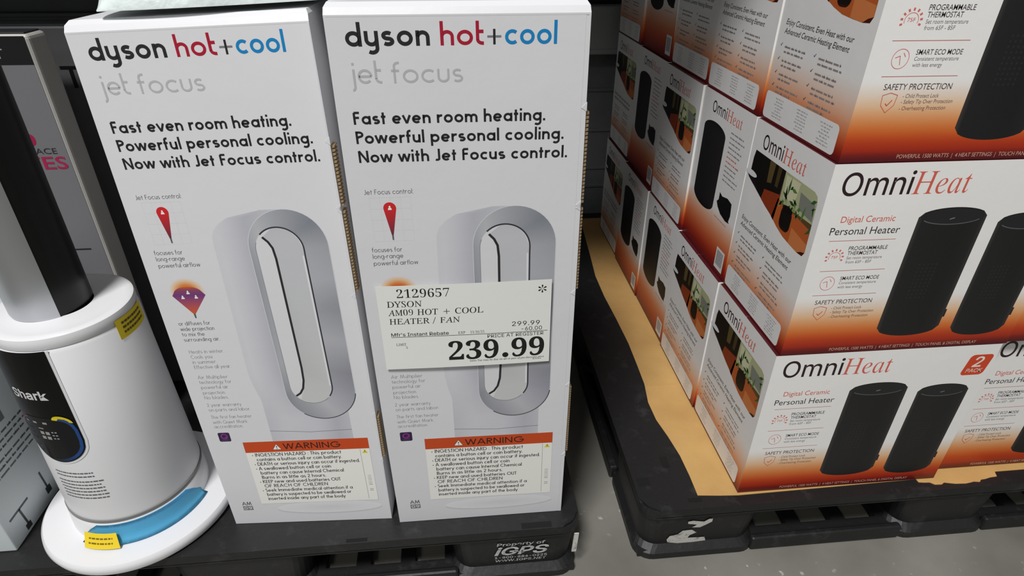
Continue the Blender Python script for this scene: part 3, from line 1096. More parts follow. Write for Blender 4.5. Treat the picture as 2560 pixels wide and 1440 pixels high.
# ------------------------------------------------------------------ price card
t = thing('price_card', 'white paper price card stuck across the front of the right tall carton', 'price card', FR.matrix_world.translation)
cpos = FR.location.copy()
t.location = cpos + atR(0.115, 0.2930, 0.0035)
off_ = atR(0.115, 0.2930, 0.0035)
a = Art()
CW, CH = 0.2022, 0.1205
a.grid(0, 0, CW, CH, 40, 6, (236, 237, 232), 0)
K = (18, 18, 18)
a.text('2129657', 0.0230, 0.1043, cap=0.0114, width=0.0602, col=K, font='serif_bold', off=-0.010)
for i in range(3):
    d = math.radians(90 + 60 * i)
    for s_ in (1, -1):
        c, sn = math.cos(d) * s_, math.sin(d) * s_
        p = [(0.1912 + c * 0.0006, 0.1086 + sn * 0.0006), (0.1912 + c * 0.0046 - sn * 0.0011, 0.1086 + sn * 0.0046 + c * 0.0011), (0.1912 + c * 0.0056, 0.1086 + sn * 0.0056), (0.1912 + c * 0.0046 + sn * 0.0011, 0.1086 + sn * 0.0046 - c * 0.0011)]
        a.poly(p, K, 2)
a.text('DYSON', 0.0104, 0.0917, cap=0.0081, width=0.0402, col=K, font='serif', off=0.002)
a.text('AM', 0.0106, 0.0799, cap=0.0081, width=0.0170, col=K, font='serif', off=0.002)
a.text('09', 0.0282, 0.0799, cap=0.0084, width=0.0112, col=K, font='serif_bold', off=-0.014)
a.text('HOT', 0.0443, 0.0799, cap=0.0081, width=0.0242, col=K, font='serif', off=0.002)
a.line([(0.0748, 0.0836), (0.0822, 0.0836)], 0.0007, K, 2)
a.line([(0.0785, 0.0800), (0.0785, 0.0872)], 0.0007, K, 2)
a.text('COOL', 0.0884, 0.0799, cap=0.0081, width=0.0330, col=K, font='serif', off=0.002)
a.text('HEATER', 0.0108, 0.0676, cap=0.0078, width=0.0470, col=K, font='serif', off=0.002)
a.line([(0.0615, 0.0668), (0.0650, 0.0762)], 0.0006, K, 2)
a.text('FAN', 0.0700, 0.0676, cap=0.0078, width=0.0236, col=K, font='serif', off=0.002)
a.text('299.99', 0.1554, 0.0576, cap=0.0064, width=0.0338, col=K, font='inter')
a.text('-60.00', 0.1669, 0.0500, cap=0.0056, width=0.0251, col=K, font='inter')
a.line([(0.0109 + 0.1881 * i / 40, 0.0486 - 0.0004 * i / 40) for i in range(41)], 0.0006, K, 2)
a.text("Mfr's Instant Rebate", 0.0110, 0.0499, cap=0.0048, width=0.0682, col=K, font='inter', off=0.006)
a.text('EXP', 0.0905, 0.0502, cap=0.0035, width=0.0085, col=K, font='serif', off=0.002)
a.text('11/16/25', 0.1050, 0.0502, cap=0.0035, width=0.0168, col=K, font='serif_bold', off=-0.012)
a.text('PRICE AT REGISTER', 0.1256, 0.0422, cap=0.0050, width=0.0685, col=K, font='inter')
a.text('LIMIT', 0.0155, 0.0358, cap=0.0036, width=0.0120, col=K, font='serif')
a.text('5', 0.0266, 0.0312, cap=0.0032, width=0.0021, col=K, font='serif_bold', off=-0.012)
a.text('239', 0.0775, 0.0112, cap=0.0268, width=0.0612, col=K, font='serif_bold', off=0.002)
a.ellipse(0.1470, 0.0147, 0.0038, 0.0038, K, 2)
a.text('99', 0.1546, 0.0112, cap=0.0268, width=0.0408, col=K, font='serif_bold', off=0.002)
a.text('Sales Tax may be due on all or part of pre-discount price', 0.1028, 0.0072, cap=0.0026, width=0.0928, col=K, font='serif', off=0.004)
a.scribble(0.181, 0.0052, 0.011, 0.0012, (90, 90, 90))


def card(u, v, k):
    b = 0.0016 * math.sin(math.pi * u / CW) + 0.0010 * (v / CH) ** 2
    return atR(u + 0.0125 + 0.0004, v + 0.2935 - 0.0 + 0.0, 0.0030 + b + k) - off_


bm = bmesh.new()
a.emit(bm, card, 0.00005, base=0.0003)
from_bm('card_sheet', bm, M_PAPER, t)
bm = bmesh.new()
b = Art()
b.grid(0, 0, CW, CH, 40, 6, (225, 226, 221), 0)
b.emit(bm, lambda u, v, k: card(u, v, k - 0.0005), 0)
bmesh.ops.reverse_faces(bm, faces=bm.faces)
from_bm('card_back', bm, M_PAPER, t)

# ------------------------------------------------------------------ heater twin pack cartons
CWHITE = (243, 241, 238)
WARM = ramp([(0.0, (84, 18, 22)), (0.026, (104, 22, 22)), (0.045, (160, 38, 18)), (0.09, (190, 64, 22)), (0.13, (212, 106, 44)), (0.175, (224, 146, 88)), (0.23, (234, 192, 152)), (0.28, (236, 220, 204)), (0.33, CWHITE)])
WARM_END = ramp([(0.0, (84, 18, 22)), (0.03, (128, 28, 20)), (0.08, (190, 78, 40)), (0.13, (214, 128, 84)), (0.19, (228, 176, 146)), (0.26, (232, 212, 200)), (0.33, (233, 232, 231))])
WARM_B = ramp([(0.0, (84, 18, 22)), (0.05, (140, 32, 22)), (0.12, (186, 70, 38)), (0.20, (214, 122, 80)), (0.28, (228, 178, 150)), (0.36, (233, 232, 231))])
RED = (216, 100, 84)
INK = (44, 26, 32)


def logo(a, u, v, ch, wd, split=0.50):
    a.text('Omni', u, v, cap=ch, width=wd * split, col=INK, font='inter', off=0.004, layer=3)
    a.text('Heat', u + wd * (split + 0.012), v - ch * 0.02, cap=ch * 1.0, width=wd * (1 - split - 0.012), col=RED, font='serif', layer=3, off=-0.002)


def heater_pic(a, x0, x1, top, bot, W_, H_):
    """a dark rounded tower heater seen a little from above; fractions of the face"""
    cx, rx = (x0 + x1) / 2 * W_, (x1 - x0) / 2 * W_
    ry = 0.045 * H_
    yt, yb = top * H_ - ry, bot * H_ + ry * 1.15
    body = arc(cx, yb, rx * 0.985, ry * 1.2, 180, 360, 20) + arc(cx, yt, rx, ry, 0, 180, 20)
    bg = ramp([(-1.0, (58, 56, 54)), (-0.86, (30, 30, 31)), (-0.3, (27, 27, 28)), (0.4, (24, 24, 25)), (0.85, (30, 30, 31)), (1.0, (52, 50, 50))])
    # columns for the tone across
    n = 14
    for k in range(n):
        f0, f1 = -1 + 2 * k / n, -1 + 2 * (k + 1) / n
        def y_(f, c, s_):
            return c + s_ * ry * math.sqrt(max(0, 1 - f * f))
        a.raw([(cx + rx * f0, y_(f0, yb, -1.2)), (cx + rx * f1, y_(f1, yb, -1.2)), (cx + rx * f1, y_(f1, yt, 1)), (cx + rx * f0, y_(f0, yt, 1))], [(0, 1, 2, 3)], lambda u, v: bg((u - cx) / rx), 2)
    a.ellipse(cx, yt, rx * 0.93, ry * 0.86, (34, 34, 36), 3, 36)
    a.line(arc(cx, yt, rx * 0.90, ry * 0.86, 205, 335, 20), 0.0012, (92, 92, 94), 4)
    a.line([(cx - 0.003, yt - ry * 0.3), (cx + 0.003, yt - ry * 0.15)], 0.0012, (130, 130, 130), 4)
    for i in range(5):
        for j in range(10):
            a.rect(cx - rx * (0.45 - 0.13 * i), yb + (yt - yb) * (0.28 + 0.034 * j), cx - rx * (0.45 - 0.13 * i) + rx * 0.05, yb + (yt - yb) * (0.295 + 0.034 * j), (38, 38, 39), 3)


def front_art():
    a = Art()
    W_, H_ = BW, BH
    a.grid(0, 0, W_, H_, 1, 60, lambda u, v: WARM(v / H_), 0)
    logo(a, 0.048 * W_, 0.856 * H_, 0.104 * H_, 0.480 * W_, 0.545)
    a.text('Digital Ceramic', 0.082 * W_, 0.728 * H_, cap=0.030 * H_, width=0.208 * W_, col=RED, layer=3)
    a.text('Personal Heater', 0.053 * W_, 0.668 * H_, cap=0.036 * H_, width=0.270 * W_, col=(54, 48, 50), layer=3)
    for v in (0.636, 0.480, 0.348):
        a.rect(0.060 * W_, v * H_, 0.320 * W_, v * H_ + 0.0007, (190, 110, 98), 2)
    # gauge
    c = (0.101 * W_, 0.552 * H_)
    for i in range(9):
        d = math.radians(-20 + 220 * i / 8)
        a.line([(c[0] + 0.0092 * math.cos(d), c[1] + 0.0092 * math.sin(d)), (c[0] + 0.0120 * math.cos(d), c[1] + 0.0120 * math.sin(d))], 0.0020, (214, 110, 104), 3)
    a.line(arc(c[0], c[1], 0.0074, 0.0074, -20, 200, 20), 0.0006, (214, 120, 114), 3)
    a.text('75F', c[0] - 0.0042, c[1] - 0.001, cap=0.0036, width=0.0084, col=RED, layer=3)
    D_ = (62, 56, 58)
    G_ = (120, 114, 114)
    a.text('PROGRAMMABLE', 0.147 * W_, 0.588 * H_, cap=0.0052, width=0.152 * W_, col=D_, layer=3, off=0.003)
    a.text('THERMOSTAT', 0.148 * W_, 0.563 * H_, cap=0.0052, width=0.118 * W_, col=D_, layer=3, off=0.003)
    a.text('Set room temperature', 0.150 * W_, 0.541 * H_, cap=0.0040, width=0.140 * W_, col=G_, layer=3)
    a.text('from 65F - 85F', 0.151 * W_, 0.519 * H_, cap=0.0040, width=0.102 * W_, col=G_, layer=3)
    c = (0.105 * W_, 0.415 * H_)
    a.line(arc(c[0], c[1], 0.0092, 0.0098, 0, 360, 24), 0.0007, (214, 130, 124), 3)
    a.line([(c[0] - 0.006, c[1] + 0.001), (c[0] - 0.001, c[1] + 0.003), (c[0] + 0.001, c[1] - 0.006)], 0.0008, (214, 120, 114), 3)
    a.line([(c[0] + 0.002, c[1] + 0.006), (c[0] + 0.005, c[1] + 0.002)], 0.0008, (214, 120, 114), 3)
    a.text('SMART ECO MODE', 0.152 * W_, 0.430 * H_, cap=0.0052, width=0.156 * W_, col=D_, layer=3, off=0.003)
    a.text('Consistent temperature', 0.152 * W_, 0.408 * H_, cap=0.0040, width=0.150 * W_, col=G_, layer=3)
    a.text('with less energy', 0.152 * W_, 0.385 * H_, cap=0.0040, width=0.101 * W_, col=G_, layer=3)
    a.text('SAFETY PROTECTION', 0.080 * W_, 0.298 * H_, cap=0.0062, width=0.234 * W_, col=D_, layer=3)
    c = (0.110 * W_, 0.247 * H_)
    a.line([(c[0], c[1] + 0.0105), (c[0] + 0.0085, c[1] + 0.0080), (c[0] + 0.0075, c[1] - 0.0025), (c[0], c[1] - 0.0105), (c[0] - 0.0075, c[1] - 0.0025), (c[0] - 0.0085, c[1] + 0.0080), (c[0], c[1] + 0.0105)], 0.0008, (210, 110, 84), 3)
    a.line([(c[0] - 0.003, c[1] - 0.0005), (c[0] - 0.0005, c[1] - 0.003), (c[0] + 0.004, c[1] + 0.003)], 0.0010, (206, 90, 66), 3)
    for s_, v, wd in (('- Child Protect Lock', 0.266, 0.125), ('- Safety Tip Over Protection', 0.243, 0.180), ('- Overheating Protection', 0.217, 0.163)):
        a.text(s_, 0.155 * W_, v * H_, cap=0.0042, width=wd * W_, col=(120, 92, 76), layer=3)
    heater_pic(a, 0.380, 0.648, 0.785, 0.088, W_, H_)
    heater_pic(a, 0.704, 0.944, 0.748, 0.070, W_, H_)
    # tape and plug tab of the pictured heaters
    a.rect(0.648 * W_, 0.19 * H_, 0.655 * W_, 0.235 * H_, (30, 30, 30), 3)
    a.rect(0.944 * W_, 0.18 * H_, 0.951 * W_, 0.225 * H_, (30, 30, 30), 3)
    a.text('POWERFUL 1500 WATTS  |  4 HEAT SETTINGS  |  TOUCH PANEL & DIGITAL DISPLAY', 0.205 * W_, 0.014 * H_, cap=0.0046, width=0.648 * W_, col=(205, 170, 150), layer=3)
    # two pack badge
    a.rrect(0.866 * W_, 0.800 * H_, 0.972 * W_, 0.935 * H_, 0.006, (214, 72, 36), 2, slant=0.16)
    a.text('2', 0.905 * W_, 0.855 * H_, cap=0.0175, width=0.0150, col=(240, 234, 226), layer=3, font='inter', off=0.012, shear=0.12)
    a.text('PACK', 0.888 * W_, 0.818 * H_, cap=0.0065, width=0.0250, col=(240, 234, 226), layer=3, font='inter', off=0.006, shear=0.12)
    return a


def end_photo_art():
    a = Art()
    W_, H_ = BD, BH
    a.grid(0, 0, W_, H_, 1, 44, lambda u, v: WARM_END(v / H_), 0)
    f = lambda pts: [(x_ * W_, y_ * H_) for x_, y_ in pts]
    logo(a, 0.15 * W_, 0.872 * H_, 0.074 * H_, 0.58 * W_, 0.50)
    # room picture
    outl = [(0.075, 0.845), (0.88, 0.842), (0.92, 0.830), (0.935, 0.80), (0.945, 0.56), (0.925, 0.537), (0.86, 0.533), (0.76, 0.538), (0.66, 0.546), (0.56, 0.566), (0.45, 0.596), (0.36, 0.613), (0.25, 0.640), (0.12, 0.672), (0.055, 0.690), (0.06, 0.80)]
    a.poly(f(outl), (92, 70, 44), 1)
    a.poly(f([(0.075, 0.845), (0.52, 0.844), (0.50, 0.62), (0.45, 0.596), (0.36, 0.613), (0.25, 0.64), (0.055, 0.69), (0.06, 0.80)]), (22, 18, 16), 2)
    a.poly(f([(0.30, 0.843), (0.38, 0.843), (0.37, 0.74), (0.31, 0.73)]), (92, 78, 44), 3)
    a.poly(f([(0.42, 0.843), (0.47, 0.843), (0.46, 0.74), (0.42, 0.74)]), (70, 58, 30), 3)
    a.poly(f([(0.52, 0.844), (0.88, 0.842), (0.92, 0.83), (0.935, 0.80), (0.938, 0.70), (0.52, 0.69)]), (176, 180, 140), 2)
    a.poly(f([(0.54, 0.83), (0.72, 0.835), (0.70, 0.73), (0.56, 0.72)]), (206, 206, 170), 3)
    a.poly(f([(0.74, 0.80), (0.92, 0.79), (0.93, 0.71), (0.76, 0.72)]), (128, 132, 122), 3)
    rr = random.Random(11)
    for i in range(26):
        cx, cy = rr.uniform(0.52, 0.93), rr.uniform(0.66, 0.80)
        d = rr.uniform(0, math.pi)
        lw, lh = rr.uniform(0.02, 0.05), rr.uniform(0.006, 0.012)
        c, sn = math.cos(d), math.sin(d)
        p = [(cx + c * lw, cy + sn * lw), (cx - sn * lh * 1.4, cy + c * lh), (cx - c * lw, cy - sn * lw), (cx + sn * lh * 1.4, cy - c * lh)]
        p = [(min(0.935, max(0.06, x_)), y_) for x_, y_ in p]
        a.poly(f(p), rr.choice([(52, 92, 48), (84, 122, 66), (130, 148, 88), (40, 70, 40)]), 4)
    a.poly(f([(0.50, 0.70), (0.938, 0.67), (0.945, 0.56), (0.925, 0.537), (0.86, 0.533), (0.76, 0.538), (0.66, 0.546), (0.56, 0.566), (0.47, 0.592)]), (184, 92, 44), 3)
    a.poly(f([(0.30, 0.69), (0.52, 0.72), (0.50, 0.58), (0.45, 0.596), (0.36, 0.613), (0.28, 0.632)]), (142, 56, 28), 3)
    a.poly(f([(0.74, 0.62), (0.94, 0.60), (0.945, 0.56), (0.925, 0.537), (0.86, 0.533), (0.74, 0.540)]), (204, 122, 70), 4)
    a.poly(f([(0.86, 0.533), (0.925, 0.537), (0.945, 0.56), (0.90, 0.55)]), (70, 24, 18), 5)
    # black heater in the room
    a.rrect(0.575 * W_, 0.572 * H_, 0.715 * W_, 0.690 * H_, 0.010, lambda u, v: lerp((96, 42, 24), (24, 18, 16), min(1, max(0, abs(u / W_ - 0.645) / 0.06))), 6)
    a.ellipse(0.645 * W_, 0.682 * H_, 0.065 * W_, 0.016 * H_, (16, 14, 14), 7)
    # round white table at the left
    a.ellipse(0.075 * W_, 0.718 * H_, 0.085 * W_, 0.016 * H_, (226, 228, 232), 6)
    a.poly(f([(0.02, 0.705), (0.13, 0.705), (0.22, 0.655), (0.12, 0.672), (0.05, 0.69)]), (28, 24, 22), 5)
    a.text('Enjoy Consistent, Even Heat with our', 0.075 * W_, 0.455 * H_, cap=0.0066, width=0.76 * W_, col=(62, 58, 60), layer=3, shear=0.25, off=0.006)
    a.text('Advanced Ceramic Heating Element', 0.075 * W_, 0.415 * H_, cap=0.0066, width=0.74 * W_, col=(62, 58, 60), layer=3, shear=0.25, off=0.006)
    for cidx, x_ in enumerate((0.07, 0.49)):
        for v in (0.358, 0.295, 0.232, 0.172):
            a.line([(x_ * W_ - 0.001, v * H_ + 0.002), (x_ * W_, v * H_), (x_ * W_ + 0.003, v * H_ + 0.004)], 0.0009, (60, 40, 40), 3)
            a.scribble((x_ + 0.05) * W_, v * H_ - 0.001, rr.uniform(0.22, 0.30) * W_, 0.0034, (148, 140, 138), 3, rr)
            a.scribble((x_ + 0.05) * W_, v * H_ - 0.007, rr.uniform(0.16, 0.28) * W_, 0.0034, (148, 140, 138), 3, rr)
    a.rrect(0.018 * W_, 0.012 * H_, 0.925 * W_, 0.142 * H_, 0.006, (230, 229, 228), 2)
    for x_ in (0.12, 0.42, 0.70):
        for i in range(7):
            wd = rr.uniform(0.08, 0.17)
            a.scribble((x_ + 0.09 - wd / 2) * W_, (0.118 - 0.0145 * i) * H_, wd * W_, 0.0022, (186, 184, 184), 3, rr)
    return a


def end_heater_art():
    a = Art()
    W_, H_ = BD, BH
    rr = random.Random(5)
    a.grid(0, 0, W_, H_, 1, 44, lambda u, v: WARM_B(v / H_), 0)
    logo(a, 0.22 * W_, 0.885 * H_, 0.066 * H_, 0.58 * W_, 0.50)
    a.poly([(x_ * W_, y_ * H_) for x_, y_ in arc(0.335, 0.78, 0.225, 0.055, 0, 180, 18) + arc(0.335, 0.36, 0.222, 0.062, 180, 360, 18)], lambda u, v: lerp((20, 19, 20), (40, 38, 38), max(0, (u / W_ - 0.45) / 0.12)), 2)
    a.poly([(x_ * W_, y_ * H_) for x_, y_ in ((0.645, 0.478), (0.70, 0.465), (0.80, 0.480), (0.885, 0.470), (0.90, 0.40), (0.885, 0.36), (0.905, 0.352), (0.83, 0.345), (0.72, 0.358), (0.65, 0.385), (0.615, 0.412), (0.645, 0.43))], (20, 19, 20), 2)
    for i in range(11):
        a.scribble(0.64 * W_, (0.835 - 0.028 * i) * H_, rr.uniform(0.18, 0.27) * W_, 0.0030, (150, 146, 146) if i not in (5, 6) else (206, 130, 120), 3, rr)
    a.scribble(0.62 * W_, 0.315 * H_, 0.24 * W_, 0.0026, (190, 150, 136), 3, rr)
    a.rect(0.785 * W_, 0.030 * H_, 0.945 * W_, 0.165 * H_, (228, 228, 227), 2)
    x_ = 0.805
    while x_ < 0.925:
        b_ = rr.uniform(0.003, 0.009)
        a.rect(x_ * W_, 0.055 * H_, (x_ + b_) * W_, 0.150 * H_, (90, 90, 92), 3)
        x_ += b_ + rr.uniform(0.004, 0.009)
    return a


A_FRONT, A_PHOTO, A_HEATER = front_art(), end_photo_art(), end_heater_art()


def make_twin_pack():
    t = thing('heater_carton', '-', 'carton', (0, 0, 0))
    bm = bmesh.new()
    bm.loops.layers.float_color.new('print')
    x, y = BW / 2, BD / 2
    e = 0.0004
    add_box(bm, -x + e, x - e, -y + e, y - e, 0, BH - 0.0015, 0.0010, 2)
    paint(bm, bm.faces, (232, 230, 228))
    for f in bm.faces:
        pass
    A_FRONT.emit(bm, lambda u, v, k: Vector((-x + u, -y - k, v)), 0.00003)
    A_FRONT.emit(bm, lambda u, v, k: Vector((x - u, y + k, v)), 0.00003)
    A_PHOTO.emit(bm, lambda u, v, k: Vector((-x - k, y - u, v)), 0.00003)
    A_HEATER.emit(bm, lambda u, v, k: Vector((x + k, -y + u, v)), 0.00003)
    from_bm('carton_body', bm, M_PRINT, t)
    bm = bmesh.new()
    for s_ in (-1, 1):
        add_box(bm, -x + 0.001, x - 0.001, min(0.0006 * s_, s_ * (y - 0.001)), max(0.0006 * s_, s_ * (y - 0.001)), BH - 0.0015, BH - 0.0002, 0.0004, 1)
    o = from_bm('top_flap', bm, M_TOP, t)
    o['label'] = 'maroon top flaps'
    return t


def copy_tree(o, parent=None):
    c = o.copy()
    COL.objects.link(c)
    if parent:
        c.parent = parent
        c.matrix_parent_inverse = o.matrix_parent_inverse.copy()
    for ch in o.children:
        copy_tree(ch, c)
    return c


proto = make_twin_pack()
first = True
rowsn = ['bottom', 'middle', 'top']
order = [['photo', 'photo', 'heater', 'heater', 'photo'], ['photo', 'heater', 'photo', 'heater', 'photo'], ['photo', 'photo', 'photo', 'heater', 'photo']]
depthn = ['at the front corner', 'second from the front', 'third from the front', 'fourth from the front', 'at the rear end']
rr = random.Random(21)
xoff = [0.0, 0.005, 0.009]
for k in range(3):
    for j in range(5):
        kind = order[k][j]
        o = proto if first else copy_tree(proto)
        first = False
        jx = 0.0 if j == 0 else rr.uniform(-0.0025, 0.0025)
        gap = 0.0024
        o.location = (BW / 2 + xoff[k] + jx, BD / 2 + j * (BD + gap) + (0.0 if k < 2 else 0.002), ZP + 0.0020 + k * (BH + 0.0006))
        o.rotation_euler = (0, 0, (math.pi if kind == 'heater' else 0.0) + (0 if j == 0 else rr.uniform(-0.002, 0.002)))
        art = 'room picture' if kind == 'photo' else 'black heater'
        tag(o, 'heater carton, %s on its end, %s in the %s row' % (art, depthn[j], rowsn[k]), 'carton', 'heater cartons stacked on the pallet')
for k, (x, y, l) in enumerate(((BW + 0.0075, 0.017, 'heater carton right of the bottom front corner one, cut off by the picture edge'),
                               (BW + 0.0065, 0.003, 'heater carton right of the middle front corner one, only a corner in view'))):
    o = copy_tree(proto)
    o.location = (BW / 2 + x, BD / 2 + y, ZP + 0.0020 + k * (BH + 0.0006))
    o.rotation_euler = (0, 0, 0)
    tag(o, l, 'carton', 'heater cartons stacked on the pallet')

# ------------------------------------------------------------------ air purifier with a fan tower
CX, CY = -0.9151, 0.0731
t = thing('air_purifier', 'white round air purifier with a black control panel and grey fan tower', 'air purifier', (CX, CY, ZP))
Z = lambda z: z - ZP


def lathe_part(name, prof, m, parent=t, n=120, smooth=True, a0=0.0, a1=2 * math.pi):
    bm = bmesh.new()
    add_lathe(bm, [(r, Z(z)) for r, z in prof], 0, 0, n, a0, a1)
    bmesh.ops.recalc_face_normals(bm, faces=bm.faces)
    o = from_bm(name, bm, m, parent, smooth)
    me = o.data
    me.set_sharp_from_angle(angle=math.radians(35))
    return o


def brad(z):
    return 0.0893 + (0.0800 - 0.0893) * (z - 0.150) / (0.462 - 0.150)


lathe_part('base', [(0.0, ZP + .0002), (0.124, ZP + .0002), (0.1315, ZP + 0.004), (0.1330, ZP + 0.010), (0.1320, ZP + 0.016), (0.1290, ZP + 0.0195), (0.105, ZP + 0.0215), (0.0, ZP + 0.022)], M_WHITE)
bm = bmesh.new()
bm.loops.layers.float_color.new('print')
add_lathe(bm, [(0.092, Z(0.1375)), (0.0915, Z(0.15)), (0.0900, Z(0.172)), (0.0880, Z(0.1745)), (0.0880, Z(0.178)), (brad(0.180), Z(0.180)), (brad(0.3), Z(0.3)), (brad(0.452), Z(0.452)), (brad(0.458) - 0.003, Z(0.458)), (0.0, Z(0.458))], 0, 0, 120)
bmesh.ops.recalc_face_normals(bm, faces=bm.faces)
paint(bm, bm.faces, (234, 234, 236))
a = Art()
rr = random.Random(9)
for i in range(8):
    zz = 0.262 - 0.0062 * i - (0.004 if i > 1 else 0)
    a.scribble(-117, zz, 30 if i > 1 else 27, 0.0021, (120, 120, 118), 1, rr) if False else None


def onbody(th, z, k):
    r = brad(z) + k
    d = math.radians(th)
    return Vector((r * math.cos(d), r * math.sin(d), Z(z)))


def arcbars(a, th0, th1, z, h, col, rnd, layer=1):
    th = th0
    while th < th1 - 0.5:
        wd = min(rnd.uniform(1.2, 4.0), th1 - th)
        n = max(1, int(wd / 1.0))
        A = [(th + wd * q / n, z) for q in range(n + 1)]
        B = [(th + wd * q / n, z + h) for q in range(n + 1)]
        a.strip(A, B, col, layer)
        th += wd + 0.7


for i in range(8):
    arcbars(a, -119, -84 if i < 2 else -79 + rr.uniform(-2, 2), 0.266 - 0.0060 * i - (0.003 if i > 1 else 0), 0.0019, (90, 90, 89), rr)
a.emit(bm, onbody, 0.0002, base=0.0002)
o = from_bm('body', bm, M_WHITE2, t, True)
o.data.set_sharp_from_angle(angle=math.radians(35))
lathe_part('seam_ring', [(0.0882, 0.1735), (0.0898, 0.1740), (0.0898, 0.1785), (0.0882, 0.1790)], M_GREY)


def patch(name, outline_fn, th0, th1, nt, m, lift, parent=t, thick=0.0010, art=None, col=None):
    """curved panel: outline_fn(th) -> (zlow, zhigh)"""
    bm = bmesh.new()
    bm.loops.layers.float_color.new('print')
    nz = 10
    G = []
    for i in range(nt + 1):
        th = th0 + (th1 - th0) * i / nt
        zl, zh = outline_fn(th)
        G.append([bm.verts.new(onbody(th, zl + (zh - zl) * j / nz, lift)) for j in range(nz + 1)])
    for i in range(nt):
        for j in range(nz):
            bm.faces.new((G[i][j], G[i + 1][j], G[i + 1][j + 1], G[i][j + 1]))
    # edge wall back to the body
    ring = [G[i][0] for i in range(nt + 1)] + G[nt][1:] + [G[i][nz] for i in range(nt - 1, -1, -1)] + G[0][-2:0:-1]
    back = [bm.verts.new(Vector((v.co.x, v.co.y, 0)) * (1 - thick / 0.085) + Vector((0, 0, v.co.z))) for v in ring]
    for i in range(len(ring)):
        j = (i + 1) % len(ring)
        try:
            bm.faces.new((ring[j], ring[i], back[i], back[j]))
        except ValueError:
            pass
    bmesh.ops.remove_doubles(bm, verts=bm.verts, dist=1e-7)
    paint(bm, bm.faces, col or (20, 20, 20))
    if art:
        art.emit(bm, onbody, 0.0001, base=lift + 0.0001)
    return from_bm(name, bm, m, parent, False)


TC, TW = -105.5, 26.5


def panel_out(extra):
    def f(th):
        q = min(1.0, abs(th - TC) / (TW + extra))
        zl = 0.323 - extra * 0.0006 - (0.0355 + extra * 0.0010) * math.sqrt(max(0, 1 - q * q))
        return zl, 0.4575
    return f


rim_o = patch('panel_rim', panel_out(2.2), TC - TW - 2.2, TC + TW + 2.2, 40, M_WHITE2, 0.0006, col=(226, 226, 228))
panel = patch('control_panel', panel_out(0), TC - TW, TC + TW, 40, M_GLOSS, 0.0012, col=(12, 12, 13))
panel['label'] = 'glossy black control panel'
# lettering on the panel
a = Art()
a.text('Shark', -125.0, 0.3895, cap=0.0125, width=34.0, col=(205, 205, 205), layer=1, font='inter', off=0.02)
bm = bmesh.new()
a.emit(bm, onbody, 0.0001, base=0.0014)
from_bm('logo', bm, M_PAPER, panel)['label'] = 'white logo lettering'


def disp_out(th):
    q = min(1.0, abs(th - TC) / (TW - 1.0))
    zl = 0.323 - 0.0335 * math.sqrt(max(0, 1 - q * q))
    q2 = max(0.0, (abs(th - TC) - 13) / (TW - 14))
    zh = 0.3605 - 0.020 * (1 - math.sqrt(max(0, 1 - min(1, q2) ** 2)))
    return zl, max(zh, zl + 0.0005)


dsp = patch('display', disp_out, TC - TW + 1.0, TC + TW - 1.0, 40, M_GLOSS, 0.0016, panel, col=(24, 24, 26))
a = Art()
# blue right border and dark red left border
zb = [(th, disp_out(th)[0]) for th in [TC - 4 + (TW - 1.0 + 4) * i / 24 for i in range(25)]] + [(th, disp_out(th)[1]) for th in [TC + TW - 1.0 - 11 * i / 8 for i in range(9)]]
nz_ = len(zb)
inn = [(TC + (p[0] - TC) * 0.90, 0.3310 + (p[1] - 0.3310) * 0.90) for p in zb]
cc = [lin(lerp((16, 22, 34), (22, 66, 128), min(1, i / (nz_ * 0.5)))) for i in range(nz_)]
a.it.append((zb + inn, [(i, i + 1, nz_ + i + 1, nz_ + i) for i in range(nz_ - 1)], cc + cc, 1))
zr = [(TC - TW + 1.0 + 11 * i / 8, disp_out(TC - TW + 1.0 + 11 * i / 8)[1]) for i in range(9)]
a.strip(zr, [(p[0] + 0.6, p[1] - 0.0022) for p in zr], (104, 34, 56), 1)
L_ = (196, 198, 198)
for th, z, w_, h_ in ((-116, 0.3505, 4, 0.0028), (-106, 0.3510, 4, 0.0030), (-124, 0.3505, 3, 0.0020), (-112.5, 0.3425, 5, 0.0016)):
    a.rect(th, z, th + w_, z + h_, lerp(L_, (60, 60, 60), 0.35), 2)
for i in range(2):
    for j in range(2):
        a.rect(-112.5 + 5.2 * i, 0.3335 - 0.0075 * j, -112.5 + 5.2 * i + 3.8, 0.3335 - 0.0075 * j + 0.0050, (150, 152, 152), 2)
for i in range(2):
    for j in range(3):
        a.rect(-101.5 + 2.8 * i, 0.3375 - 0.0050 * j, -101.5 + 2.8 * i + 1.8, 0.3375 - 0.0050 * j + 0.0018, (150, 152, 152), 2)
bm = bmesh.new()
a.emit(bm, onbody, 0.0001, base=0.0017)
from_bm('indicator_light', bm, mat('lit_symbols', attr=True, rough=0.3), dsp)


def sticker(name, th0, th1, z0, z1, m, lab, lift=0.0008, tilt=0.0, bars=True, parent=t):
    bm = bmesh.new()
    bm.loops.layers.float_color.new('print')
    a = Art()
    n = 8
    a.strip([(th0 + (th1 - th0) * i / n, z0 + tilt * i / n) for i in range(n + 1)], [(th0 + (th1 - th0) * i / n, z1 + tilt * i / n) for i in range(n + 1)], (232, 206, 24), 0)
    if bars:
        r2 = random.Random(3)
        for i in range(3):
            zz = z0 + (z1 - z0) * (0.22 + 0.24 * i)
            b = Art()
            arcbars(b, th0 + (th1 - th0) * 0.14, th1 - (th1 - th0) * 0.14, zz, (z1 - z0) * 0.11, (84, 70, 18), r2, 1)
            for vs, fs, cs, l in b.it:
                a.it.append(([(u, v + tilt * (u - th0) / (th1 - th0)) for u, v in vs], fs, cs, l))
    a.emit(bm, onbody, 0.0002, base=lift)
    o = from_bm(name, bm, m, parent)
    o['label'] = lab
    return o


